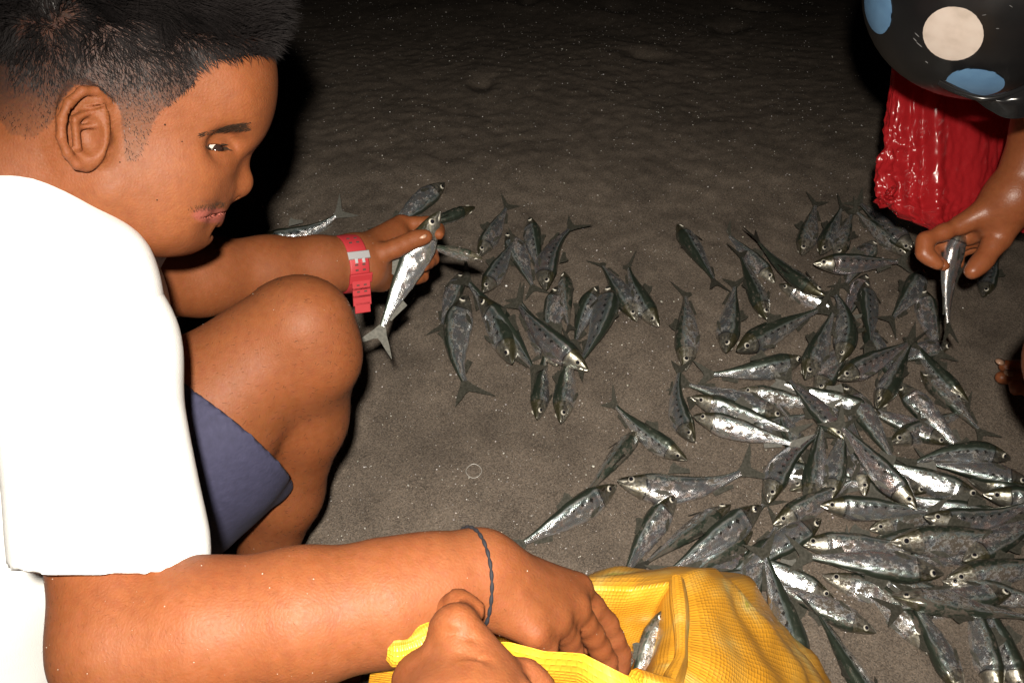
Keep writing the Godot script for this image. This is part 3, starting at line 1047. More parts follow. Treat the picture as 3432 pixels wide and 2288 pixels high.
func scalp(q: Vector3) -> float:       # share of the skin that hair roots cover
	if not Geometry2D.is_point_in_polygon(Vector2(q.x, q.y), PackedVector2Array(HAIRLINE)):
		return 0.0
	return clampf(1.15 - (q.y - 420.0) / 460.0, 0.30, 1.0)

func paint_skin(p: Vector3, _n: Vector3) -> Color:
	var k := 1.0 + 0.09 * mottle.get_noise_3dv(p * 14.0) + 0.09 * mottle.get_noise_3dv(p * 90.0) + 0.07 * mottle.get_noise_3dv(p * 260.0)
	var r := mottle.get_noise_3dv(p * 9.0 + Vector3(5, 5, 5))
	return Color(SKIN.r * k, SKIN.g * k * (1.0 - 0.08 * r), SKIN.b * k * (1.0 - 0.12 * r))

func paint_head(p: Vector3, n: Vector3) -> Color:
	var c := paint_skin(p, n)
	var q := head_xy(p)
	var h := scalp(q)
	if h > 0.0:
		var grain := 0.5 + 0.5 * mottle.get_noise_3dv(p * 420.0)
		c = c.lerp(Color(0.030, 0.022, 0.020), clampf(h * 0.86 + (grain - 0.5) * 0.5 * h, 0, 0.96))
	# lips
	var lip := 1.0 - smoothstep(0.7, 1.15, Vector2((q.x - 1235.0) / 120.0, (q.y - 1258.0 + (1290.0 - q.x) * 0.02) / 48.0).length())
	c = c.lerp(Color(0.275, 0.078, 0.062), lip * 0.85)
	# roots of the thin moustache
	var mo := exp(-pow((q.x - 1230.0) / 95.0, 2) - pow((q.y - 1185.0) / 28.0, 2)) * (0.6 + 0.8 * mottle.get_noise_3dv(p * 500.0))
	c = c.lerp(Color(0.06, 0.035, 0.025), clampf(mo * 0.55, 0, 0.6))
	return c

func finger(f: Field, pts: Array, r: float, k := 0.004) -> void:
	# a finger: knuckles a little thicker than the bones between them, rounded tip
	for i in pts.size() - 1:
		var a: Vector3 = pts[i]
		var b: Vector3 = pts[i + 1]
		var s := 1.0 - 0.10 * i
		f.cap(a, a.lerp(b, 0.5), r * s, r * s * 0.955, k)
		f.cap(a.lerp(b, 0.5), b, r * s * 0.955, r * (s - 0.07), k)

func make_head(p: Pile) -> Field:
	var f := Field.new()
	var ax := Basis(hx, hy, hw)
	f.ell(hp(835, 330), Vector3(0.100, 0.092, 0.074), ax, 0.02)
	f.ell(hp(560, 520), Vector3(0.066, 0.066, 0.066), ax, 0.03)
	f.ell(hp(1345, 560), Vector3(0.0300, 0.046, 0.056), ax, 0.03)
	f.ell(hp(955, 870), Vector3(0.047, 0.062, 0.060), ax, 0.03)
	f.ell(hp(1115, 1060), Vector3(0.025, 0.040, 0.033), ax, 0.02)
	f.ell(hp(760, 1080), Vector3(0.040, 0.046, 0.058), ax, 0.03)
	for s in [1.0, -1.0]:
		f.ell(hp(1075, 955, 0.037 * s), Vector3(0.028, 0.019, 0.017), ax, 0.02)            # cheekbone
		f.ell(hp(960, 1110, 0.042 * s), Vector3(0.034, 0.036, 0.019), ax, 0.02)            # cheek
		f.cap(hp(620, 1120, 0.050 * s), hp(1000, 1330, 0.020 * s), 0.016, 0.014, 0.022)    # jaw
		f.cap(hp(1395, 730, 0.019 * s), hp(1215, 745, 0.042 * s), 0.0098, 0.0080, 0.016)    # brow
	f.ball(hp(1098, 1330), 0.0135, 0.018)                                                  # chin
	f.ell(hp(860, 1300), Vector3(0.042, 0.021, 0.042), ax, 0.03)
	f.ell(hp(1172, 1190), Vector3(0.0155, 0.026, 0.0235), ax, 0.014)                        # muzzle
	# nose
	f.cap(hp(1352, 775), hp(1398, 1040), 0.0068, 0.0090, 0.012)
	f.ball(hp(1398, 1066), 0.0100, 0.008)
	f.cap(hp(1390, 1085), hp(1300, 1120), 0.0065, 0.005, 0.006)
	f.cap(hp(1300, 800), hp(1300, 1060), 0.009, 0.013, 0.014)
	for s in [1.0, -1.0]:
		f.ell(hp(1278, 1076, 0.0150 * s), Vector3(0.0092, 0.0092, 0.0085), ax, 0.004)
		f.ell(hp(1352, 1140, 0.0068 * s), Vector3(0.0055, 0.0035, 0.0030), ax, 0.003, true)
		f.cap(hp(1205, 1040, 0.0250 * s), hp(1195, 1105, 0.0250 * s), 0.0020, 0.0020, 0.004, true)
		for wv in [0.0285, 0.0335, 0.0385]:
			f.cap(hp(1195, 1095, wv * s), hp(1062, 1245, (wv + 0.006) * s), 0.0015, 0.0015, 0.007, true)   # smile fold
		f.ball(hp(1052, 1262, 0.0400 * s), 0.0028, 0.010, true)
		# eye socket, then the lids as one ball with a slit
		f.ell(hp(1312, 845, 0.0430 * s), Vector3(0.0120, 0.0095, 0.0140), ax, 0.018, true)
		f.ball(hp(1212, 862, 0.0295 * s), 0.0138, 0.009)
		f.ell(hp(1215, 985, 0.0170 * s), Vector3(0.0150, 0.0280, 0.0160), ax, 0.02)
		f.cap(hp(1150, 915, 0.0400 * s), hp(1290, 922, 0.0280 * s), 0.0022, 0.0022, 0.008)
		f.ell(hp(1258, 862, 0.0385 * s), Vector3(0.0108, 0.0025, 0.0085), ax * Basis(Vector3(0, 1, 0), 0.5 * s) * Basis(Vector3(0, 0, 1), -0.10), 0.0015, true)
		f.cap(hp(1165, 808, 0.0440 * s), hp(1300, 800, 0.0310 * s), 0.0010, 0.0010, 0.004, true)
	# lips
	for s in [1.0, -1.0]:
		f.cap(hp(1262, 1212), hp(1190, 1218, 0.0190 * s), 0.0044, 0.0040, 0.003)
		f.cap(hp(1190, 1218, 0.0190 * s), hp(1095, 1240, 0.0290 * s), 0.0040, 0.0018, 0.003)
		f.cap(hp(1243, 1268), hp(1185, 1270, 0.0170 * s), 0.0070, 0.0062, 0.003)
		f.cap(hp(1185, 1270, 0.0170 * s), hp(1100, 1262, 0.0280 * s), 0.0062, 0.0022, 0.003)
		f.cap(hp(1305, 1236), hp(1195, 1242, 0.0250 * s), 0.0012, 0.0012, 0.0015, true)
		f.cap(hp(1195, 1242, 0.0250 * s), hp(1062, 1254, 0.0350 * s), 0.0012, 0.0016, 0.003, true)
	f.cap(hp(1232, 1338, 0.012), hp(1232, 1338, -0.012), 0.0022, 0.0022, 0.012, true)
	f.ell(hp(1180, 1244), Vector3(0.0262, 0.0011, 0.0480), ax * Basis(Vector3(0, 0, 1), 0.06), 0.0012, true)
	# neck
	f.cap(hp(560, 900), hp(130, 1330, -0.010), 0.056, 0.060, 0.03)
	f.cap(hp(330, 820), hp(60, 1050, 0.0), 0.050, 0.055, 0.03)
	f.cap(hp(430, 860, 0.050), hp(420, 1300, 0.030), 0.010, 0.012, 0.016)
	for wv in [0.035, 0.045, 0.055]:
		f.cap(hp(265, 890, wv), hp(400, 1130, wv), 0.0016, 0.0016, 0.007, true)
		f.cap(hp(400, 1130, wv), hp(545, 1300, wv), 0.0016, 0.0016, 0.007, true)
	# ears
	for s in [1.0, -1.0]:
		var e := func(x: float, y: float, lift: float) -> Vector3: return hp(x, y, (0.0755 + lift - (x - 480.0) * 0.000035) * s)
		f.ell(e.call(480, 735, -0.002), Vector3(0.0190, 0.0320, 0.0055), ax * Basis(Vector3(0, 0, 1), -0.10) * Basis(Vector3(0, 1, 0), -0.30 * s), 0.003)
		var rim: Array = [[640, 660, -0.004], [622, 585, 0.002], [560, 530, 0.006], [480, 530, 0.008], [400, 600, 0.009], [358, 700, 0.009], [356, 800, 0.008], [390, 895, 0.006], [445, 960, 0.004], [510, 965, 0.001]]
		for i in rim.size() - 1:
			f.cap(e.call(rim[i][0], rim[i][1], rim[i][2]), e.call(rim[i + 1][0], rim[i + 1][1], rim[i + 1][2]), 0.0034, 0.0034, 0.0022)
		f.ell(e.call(485, 920, 0.001), Vector3(0.0085, 0.0085, 0.0048), ax, 0.005)
		f.ell(e.call(515, 790, 0.007), Vector3(0.0095, 0.0135, 0.0070), ax, 0.004, true)
		f.cap(e.call(560, 610, 0.005), e.call(430, 700, 0.006), 0.0030, 0.0030, 0.003)
		f.cap(e.call(430, 700, 0.006), e.call(450, 860, 0.005), 0.0030, 0.0030, 0.003)
		f.cap(e.call(590, 620, 0.006), e.call(400, 650, 0.007), 0.0012, 0.0016, 0.003, true)
		f.cap(e.call(400, 650, 0.008), e.call(398, 830, 0.007), 0.0016, 0.0012, 0.003, true)
		f.ball(e.call(598, 800, 0.001), 0.0046, 0.004)
		f.cap(e.call(610, 690, -0.006), e.call(585, 900, -0.007), 0.0065, 0.0065, 0.010)
		f.cap(e.call(560, 730, 0.004), e.call(450, 745, 0.004), 0.0022, 0.0018, 0.003)
	f.build(0.0017)
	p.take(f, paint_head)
	return f

func make_man() -> void:
	head_at = spot(516, 459, 0.86)
	hw = (EYE - head_at).normalized()
	hx = (lens.x - hw * lens.x.dot(hw)).normalized()
	hy = hw.cross(hx)
	mottle = noise(1.0, 3, 77)
	var base := sp(450, 1330, 1.30)
	base.y = 0.0
	var man := thing("person", "man in white T-shirt and navy shorts squatting on the sand, reaching for fish", "person", base)
	var p := Pile.new()
	var head := make_head(p)

	# right arm and hand, reaching into the sack
	var f := Field.new()
	var el := sp(292, 1480, 0.685)
	f.cap(sp(215, 850, 0.80), el, 0.050, 0.043, 0.02)
	f.chain([el, sp(470, 1450, 0.690), sp(690, 1418, 0.70), sp(900, 1380, 0.712), sp(1010, 1345, 0.722), sp(1100, 1318, 0.735)], [0.044, 0.0440, 0.0425, 0.0385, 0.0320, 0.0275], 0.02)
	var wr := sp(1105, 1320, 0.736)
	var m1 := spot(1935, 1972, 0.800)
	var m2 := spot(1925, 2040, 0.772)
	var m3 := spot(1858, 2085, 0.742)
	var m4 := spot(1790, 2120, 0.718)
	f.cap(wr, m1, 0.0230, 0.0125, 0.016)
	f.cap(wr, m2, 0.0240, 0.0125, 0.016)
	f.cap(wr, m3, 0.0240, 0.0120, 0.016)
	f.cap(wr + lens.y * -0.006, m4, 0.0220, 0.0110, 0.016)
	finger(f, [m1, spot(2035, 2090, 0.830), spot(2082, 2190, 0.845), spot(2080, 2260, 0.850)], 0.0098)
	finger(f, [m2, spot(1985, 2125, 0.795), spot(2035, 2215, 0.815), spot(2040, 2280, 0.825)], 0.0100)
	finger(f, [m3, spot(1905, 2140, 0.762), spot(1930, 2215, 0.780), spot(1935, 2280, 0.790)], 0.0095)
	finger(f, [m4, spot(1832, 2165, 0.730), spot(1840, 2230, 0.745), spot(1842, 2280, 0.750)], 0.0085)
	finger(f, [spot(1760, 1950, 0.790), spot(1870, 2010, 0.850), spot(1935, 2090, 0.870), spot(1960, 2160, 0.870)], 0.0115)   # thumb, far side
	# tendons on the back of the hand
	f.cap(spot(1760, 1960, 0.722), m2 + lens.z * 0.0105, 0.0020, 0.0030, 0.006)
	f.cap(spot(1740, 1990, 0.712), m3 + lens.z * 0.0100, 0.0020, 0.0030, 0.006)
	f.cap(spot(1790, 1925, 0.738), m1 + lens.z * 0.0105, 0.0020, 0.0030, 0.006)
	f.build(0.0034)
	p.take(f, paint_skin)
	var arm_f := f

	# left arm and hand, gripping a fish
	f = Field.new()
	el = sp(330, 632, 1.10)
	f.cap(sp(200, 600, 1.05), el, 0.048, 0.042, 0.02)
	f.chain([el, sp(460, 634, 1.15), sp(620, 622, 1.21), sp(730, 612, 1.245), sp(805, 604, 1.27)], [0.042, 0.0410, 0.0370, 0.0330, 0.0310], 0.02)
	wr = sp(815, 602, 1.275)
	m1 = spot(1345, 752, 1.345)
	m2 = spot(1352, 806, 1.360)
	m3 = spot(1330, 862, 1.360)
	m4 = spot(1300, 915, 1.340)
	for q in [[m1, 0.0130], [m2, 0.0130], [m3, 0.0125], [m4, 0.0120]]:
		f.cap(wr, q[0], 0.0250, q[1], 0.018)
	f.cap(spot(1235, 905, 1.27), spot(1275, 935, 1.31), 0.0200, 0.015, 0.02)
	finger(f, [m1, spot(1432, 748, 1.355), spot(1468, 768, 1.320), spot(1470, 785, 1.300)], 0.0098)
	finger(f, [m2, spot(1440, 822, 1.380), spot(1450, 868, 1.345), spot(1420, 892, 1.310)], 0.0100)
	finger(f, [m3, spot(1416, 892, 1.375), spot(1415, 925, 1.345), spot(1385, 938, 1.325)], 0.0096)
	finger(f, [m4, spot(1360, 935, 1.365), spot(1362, 958, 1.350), spot(1345, 962, 1.340)], 0.0086)
	finger(f, [spot(1235, 868, 1.262), spot(1325, 832, 1.268), spot(1388, 802, 1.275), spot(1425, 793, 1.280)], 0.0125)
	f.cap(spot(1250, 850, 1.285), spot(1330, 790, 1.325), 0.0150, 0.011, 0.016)
	f.build(0.0034)
	p.take(f, paint_skin)

	var left_f := f
	# right leg, then the left one beyond it
	f = Field.new()
	var hip := sp(-50, 1500, 1.03)
	var knee := sp(672, 772, 1.06)
	var ank := sp(590, 1345, 1.30)
	f.cap(hip, sp(430, 985, 1.055), 0.085, 0.080, 0.02)
	f.cap(sp(430, 985, 1.055), knee, 0.080, 0.058, 0.03)
	f.ball(sp(706, 740, 1.035), 0.040, 0.03)
	f.ball(sp(742, 835, 1.05), 0.030, 0.03)
	f.chain([sp(715, 820, 1.07), sp(690, 960, 1.13), sp(650, 1130, 1.20), ank], [0.047, 0.047, 0.042, 0.030], 0.02)
	f.cap(sp(640, 950, 1.16), sp(615, 1110, 1.22), 0.040, 0.034, 0.02)
	var toe := ank + Vector3(0.11, -0.045, 0.07)
	toe.y = 0.018
	var heel := Vector3(ank.x - 0.035, 0.03, ank.z + 0.01)
	f.cap(ank, heel, 0.030, 0.030, 0.02)
	f.cap(ank, toe, 0.034, 0.020, 0.02)
	for i in 5:
		var side := Vector3(0.012, 0, -0.042).lerp(Vector3(-0.02, 0, 0.040), i / 4.0)
		f.cap(toe + side * 0.8, toe + side + Vector3(0.035, -0.004, -0.01), 0.014, 0.010 if i else 0.012, 0.006)
	f.build(0.0048)
	p.take(f, paint_skin)
	var leg := f
	f = Field.new()
	var lk := on_sand(760, 1480, 0.07)
	var lh := hip + Vector3(0.02, 0, -0.17)
	f.cap(lh, lk, 0.085, 0.058, 0.02)
	var la := lk + Vector3(-0.30, -0.02, -0.14)
	f.chain([lk, lk.lerp(la, 0.5), la], [0.054, 0.048, 0.032], 0.02)
	f.cap(la, la + Vector3(-0.15, -0.02, -0.05), 0.032, 0.022, 0.02)
	f.build(0.007)
	p.take(f, paint_skin)
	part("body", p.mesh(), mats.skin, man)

	# hair on the head
	var hr := Pile.new()
	var nv := head.verts.size()
	var top := noise(9.0, 2, 81)
	var tries := 0
	var made := 0
	while made < 42000 and tries < 500000:
		tries += 1
		var ti := rng.randi_range(0, head.index.size() / 3 - 1) * 3
		var a := rng.randf()
		var b := rng.randf()
		if a + b > 1.0:
			a = 1.0 - a
			b = 1.0 - b
		var i0 := head.index[ti]
		var i1 := head.index[ti + 1]
		var i2 := head.index[ti + 2]
		var pos := head.verts[i0] + (head.verts[i1] - head.verts[i0]) * a + (head.verts[i2] - head.verts[i0]) * b
		var q := head_xy(pos)
		if Vector2((q.x - 490.0) / 170.0, (q.y - 745.0) / 265.0).length() < 1.0: continue
		var s := scalp(q)
		if s <= 0.0 or rng.randf() > maxf(s * s, 0.30): continue
		var n := (head.norms[i0] + head.norms[i1] + head.norms[i2]).normalized()
		made += 1
		var front := smoothstep(600.0, 1300.0, q.x)
		var length := 0.0035
		if q.y < 620.0: length = lerpf(0.0065, 0.0035, smoothstep(380.0, 620.0, q.y))
		if q.y < 400.0: length = lerpf(0.013, 0.0065, smoothstep(220.0, 420.0, q.y - 60.0 * front))
		if q.y < 230.0: length = lerpf(0.036, 0.013, smoothstep(-60.0, 230.0, q.y - 90.0 * front))
		var wave := Vector3(top.get_noise_3dv(pos * 3.0), top.get_noise_3dv(pos * 3.0 + Vector3(9, 0, 0)), top.get_noise_3dv(pos * 3.0 + Vector3(0, 9, 0)))
		var jit := Vector3(rng.randf_range(-1, 1), rng.randf_range(-1, 1), rng.randf_range(-1, 1))
		var d: Vector3
		var e: Vector3
		var lk2 := smoothstep(0.008, 0.026, length)
		var d_long := n * 0.7 + hx * 0.45 - hy * 0.05 + wave * 0.9 + jit * 0.22
		var d_short := n * 0.45 + hx * 0.25 - hy * 0.75 + wave * 0.5 + jit * 0.30
		d = d_short.lerp(d_long, lk2).normalized()
		e = (d - n * 0.2 + jit * 0.2).normalized().lerp((d + hx * 0.7 - hy * 0.35 + wave * 0.9 + jit * 0.2).normalized(), lk2).normalized()
		length *= rng.randf_range(0.7, 1.2)
		var k := rng.randf_range(0.6, 1.5)
		hr.hair(pos - n * 0.0006, d * length * 0.5, e * length * 0.5, 0.00030 if length > 0.012 else 0.00024, Color(k, k, k))
	mats.hair.vertex_color_use_as_albedo = true
	part("hair", hr.mesh(), mats.hair, man)
	# eyebrow, lashes, moustache
	for s in [1.0, -1.0]:
		var br := Pile.new()
		var mo := Pile.new()
		for i in 520:
			var t := rng.randf()
			var at := hp(lerpf(1450, 1170, t), lerpf(742, 752, t) + 40.0 * t * t + rng.randf_range(-26, 22) * (1.0 - 0.6 * t), (lerpf(0.012, 0.052, t) + 0.0035) * s)
			at = surface_of(head, at, hw * s)
			br.hair(at, (hx * -0.8 + hy * rng.randf_range(-0.3, 0.3) + hw * 0.3 * s) * 0.003, (hx * -0.9 - hy * 0.4) * 0.003, 0.00020)
		var ll := []
		var lr := []
		for i in 9:
			var t := i / 8.0
			ll.append(surface_of(head, hp(lerpf(1328, 1180, t), lerpf(846, 852, t) - 7.0 * sin(PI * t), lerpf(0.030, 0.046, t) * s), hw * s) + hw * 0.0002 * s)
			lr.append(0.00075 if i > 0 and i < 8 else 0.0003)
		br.tube(ll, lr, 6)
		for i in 110:
			var t := rng.randf()
			var at := hp(lerpf(1322, 1185, t), lerpf(862, 852, t) + rng.randf_range(-3, 3), lerpf(0.0300, 0.0460, t) * s)
			at = surface_of(head, at, hw * s) + hw * 0.0006 * s
			br.hair(at, (hx * 0.55 - hy * 0.5 + hw * 0.4 * s) * 0.0035, (hx * 0.8 - hy * 0.1 + hw * 0.2 * s) * 0.003, 0.00034)
		for i in 240:
			var t := rng.randf()
			var at := surface_of(head, hp(lerpf(1300, 1090, t), lerpf(1176, 1205, t) + rng.randf_range(-18, 14), (0.004 + 0.030 * t) * s), hw * s)
			mo.hair(at, (-hy * 0.8 + hx * rng.randf_range(-0.2, 0.4)) * 0.0016, (-hy * 0.6 + hx * 0.1) * 0.0010, 0.00010)
		part("eyebrow", br.mesh(), mats.fuzz, man)
		part("moustache", mo.mesh(), mats.fuzz, man)
	for m in [[960, 728, 0.0013], [1060, 826, 0.0007], [700, 945, 0.0008], [915, 1165, 0.0008]]:
		var at := surface_of(head, hp(m[0], m[1], 0.06), hw) - hw * 0.0006
		var ml := Pile.new()
		for k in 8:
			var e0 := at + (hx * cos(TAU * k / 8) + hy * sin(TAU * k / 8)) * float(m[2])
			var e1 := at + (hx * cos(TAU * (k + 1) / 8) + hy * sin(TAU * (k + 1) / 8)) * float(m[2])
			ml.tri(at + hw * 0.0012, e0, e1, (hw * 2.0 + (e0 + e1 - at * 2.0).normalized()).normalized())
		part("mole", ml.mesh(), mats.fuzz, man)
	var tn := part("fingernail", dome(0.0060, 0.22), mats.nail, man)
	tn.global_transform = Transform3D(lens * Basis(Vector3(1, 0, 0), -0.75), spot(1414, 789, 1.2685))
	# eyes
	for s in [1.0, -1.0]:
		var ep := Pile.new()
		var pts := []
		for i in 13:
			for j in 24:
				var t := PI * i / 12
				pts.append(hp(1212, 862, 0.0295 * s) + Vector3(cos(TAU * j / 24) * sin(t), cos(t), sin(TAU * j / 24) * sin(t)) * 0.0121)
		ep.sheet(pts, 13, 24, true)
		for i in ep.v.size(): ep.n[i] = (ep.v[i] - hp(1212, 862, 0.0295 * s)).normalized()
		var eye := part("eye", ep.mesh(), mats.eyeball, man)
		var gaze: Vector3 = (hx * 0.62 - hy * 0.25 + hw * 0.74 * s).normalized()
		var gb := Basis(gaze.cross(Vector3.UP).normalized(), Vector3.UP, gaze)
		gb.y = gaze.cross(gb.x).normalized()
		var ir := part("iris", dome(0.0063, 0.35), mats.iris, eye)
		ir.global_transform = Transform3D(gb, hp(1212, 862, 0.0295 * s) + gaze * 0.0110)
	# hair on the leg and the arm
	var fz := Pile.new()
	for i in 3800:
		var k := rng.randi_range(0, leg.verts.size() - 1)
		var n := leg.norms[k]
		var at := leg.verts[k] + Vector3(rng.randf_range(-1, 1), rng.randf_range(-1, 1), rng.randf_range(-1, 1)) * 0.003
		at -= n * (at - leg.verts[k]).dot(n)
		var tg := n.cross(Vector3(0.3, rng.randf_range(-1, 1), rng.randf_range(-1, 1))).normalized()
		var dn := (tg + Vector3(0.2, -0.9, 0.1)).normalized()
		dn = (dn - n * dn.dot(n) * 0.8).normalized()
		fz.hair(at, (dn + n * 0.25) * rng.randf_range(0.0015, 0.003), (dn.rotated(n, rng.randf_range(-0.9, 0.9))) * rng.randf_range(0.0012, 0.003), 0.00014)
	part("leg_hair", fz.mesh(), mats.fuzz, man)
	var az := Pile.new()
	for i in 1600:
		var k := rng.randi_range(0, arm_f.verts.size() - 1)
		var n := arm_f.norms[k]
		var dn := (lens.x * 0.8 - lens.y * 0.4 + Vector3(rng.randf_range(-1, 1), rng.randf_range(-1, 1), rng.randf_range(-1, 1)) * 0.5)
		dn = (dn - n * dn.dot(n)).normalized()
		az.hair(arm_f.verts[k], (dn + n * 0.35) * 0.0015, (dn + n * 0.1) * 0.0014, 0.00005)
	part("arm_hair", az.mesh(), mats.fuzz, man)
	var gp := Pile.new()
	grains(gp, arm_f, 260)
	grains(gp, leg, 160)
	grains(gp, left_f, 160)
	var gr := part("sand_grains", gp.mesh(), mats.grain, man)
	gr.set_meta("kind", "stuff")
	make_clothes(man, hip, knee)
	make_watch(arm_f)

func grains(gp: Pile, f: Field, count: int) -> void:      # grains of sand and drops clinging to skin
	for i in count:
		var k := rng.randi_range(0, f.verts.size() - 1)
		var n := f.norms[k]
		var at := f.verts[k]
		var u := n.cross(Vector3(0.2, 0.7, 0.6)).normalized()
		var w := n.cross(u)
		var r := lerpf(0.00018, 0.0006, pow(rng.randf(), 3.5))
		for j in 5:
			var e0 := at + (u * cos(TAU * j / 5) + w * sin(TAU * j / 5)) * r
			var e1 := at + (u * cos(TAU * (j + 1) / 5) + w * sin(TAU * (j + 1) / 5)) * r
			gp.tri(at + n * r * 1.2, e0, e1, (n + (e0 + e1 - at * 2.0).normalized()).normalized())

func surface_of(f: Field, at: Vector3, out: Vector3) -> Vector3:     # nearest point of the skin along a direction
	var best := at
	var bd := 1e9
	for i in f.verts.size():
		var d := f.verts[i] - at
		var off := (d - out * d.dot(out)).length_squared()
		if off < bd and f.norms[i].dot(out) > 0.05 and d.dot(out) > -0.03:
			bd = off
			best = f.verts[i] + f.norms[i] * 0.0002
	return best + (at - best) - out * (at - best).dot(out)

func make_clothes(man: Node3D, hip: Vector3, knee: Vector3) -> void:
	var folds := noise(7.0, 2, 91)
	# shirt: trunk, then the sleeves as parts of it
	var f := Field.new()
	f.noise = folds
	f.amp = 0.004
	f.cap(sp(-40, 840, 0.98), sp(-190, 1560, 0.97), 0.128, 0.135, 0.05)
	f.cap(sp(120, 742, 0.83), sp(190, 640, 1.06), 0.066, 0.068, 0.05)
	f.cap(sp(-10, 580, 0.95), sp(-80, 800, 0.95), 0.082, 0.12, 0.05)
	f.cap(sp(150, 760, 0.98), sp(140, 1100, 1.02), 0.085, 0.100, 0.05)
	f.cap(sp(300, 790, 1.02), sp(320, 960, 1.06), 0.030, 0.020, 0.03)
	# the neck opening
	f.chain([sp(40, 578, 0.805), sp(150, 668, 0.795), sp(215, 775, 0.79)], [0.0640, 0.0560, 0.0500], 0.04)
	f.cap(sp(-40, 335, 0.98), sp(-90, 560, 0.98), 0.022, 0.08, 0.04)
	f.build(0.006)
	var p := Pile.new()
	p.take(f)
	var shirt := part("shirt", p.mesh(), mats.cotton, man)
	var ring := []
	var rr := []
	var u: Vector3
	var w: Vector3
	for s in 2:
		f = Field.new()
		f.noise = folds
		f.amp = 0.003
		var hem: Vector3
		var dir: Vector3
		if s == 0:
			hem = sp(262, 1297, 0.716)
			dir = (hem - sp(205, 800, 0.80)).normalized()
			f.cap(sp(150, 745, 0.82), sp(190, 800, 0.80), 0.066, 0.0645, 0.03)
			f.cap(sp(190, 800, 0.80), hem + dir * 0.06, 0.0645, 0.0600, 0.03)
			f.cap(sp(285, 900, 0.79), sp(330, 1240, 0.72), 0.020, 0.030, 0.03)
			var view := (EYE - hem).normalized()
			var hn := dir - lens.x * 0.20
			f.plane(hem, (hn - view * (hn.dot(view) + 0.10)).normalized())
		else:
			hem = sp(362, 605, 1.145)
			dir = (hem - sp(215, 600, 1.06)).normalized()
			f.cap(sp(200, 620, 1.06), hem + dir * 0.06, 0.066, 0.062, 0.03)
			f.plane(hem, dir)
		f.build(0.0052)
		p = Pile.new()
		p.take(f)
		part("sleeve", p.mesh(), mats.cotton, shirt)
		if s == 1:
			for k in 2:
				p = Pile.new()
				ring = []
				rr = []
				u = dir.cross(Vector3.UP).normalized()
				w = dir.cross(u)
				for i in 33:
					var t := TAU * i / 32
					ring.append(hem - dir * (0.007 + 0.009 * k) + (u * cos(t) + w * sin(t)) * 0.0628)
					rr.append(0.0014)
				p.tube(ring, rr, 6)
				part("stripe", p.mesh(), mats.stripe, shirt)
	# shorts
	f = Field.new()
	f.noise = folds
	f.amp = 0.003
	var hc := sp(507, 968, 1.056)
	var hd := (sp(640, 1085, 1.06) - sp(375, 850, 1.06)).normalized()
	var nn := (knee - hip).normalized()
	nn = (nn - hd * nn.dot(hd)).normalized()
	f.cap(hip, sp(470, 1005, 1.056), 0.108, 0.086, 0.03)
	f.cap(sp(470, 1005, 1.056), sp(560, 915, 1.056), 0.086, 0.081, 0.03)
	f.cap(sp(500, 1110, 1.10), sp(610, 1090, 1.12), 0.060, 0.030, 0.03)
	f.cap(hip + Vector3(0.02, 0, -0.17), (hip + Vector3(0.02, 0, -0.17)).lerp(on_sand(760, 1480, 0.07), 0.5), 0.108, 0.088, 0.05)
	var sv := (EYE - hc).normalized()
	nn = (nn - sv * (nn.dot(sv) + 0.08)).normalized()
	f.plane(hc, nn)
	f.build(0.0055)
	p = Pile.new()
	p.take(f)
	part("shorts", p.mesh(), mats.navy, man)

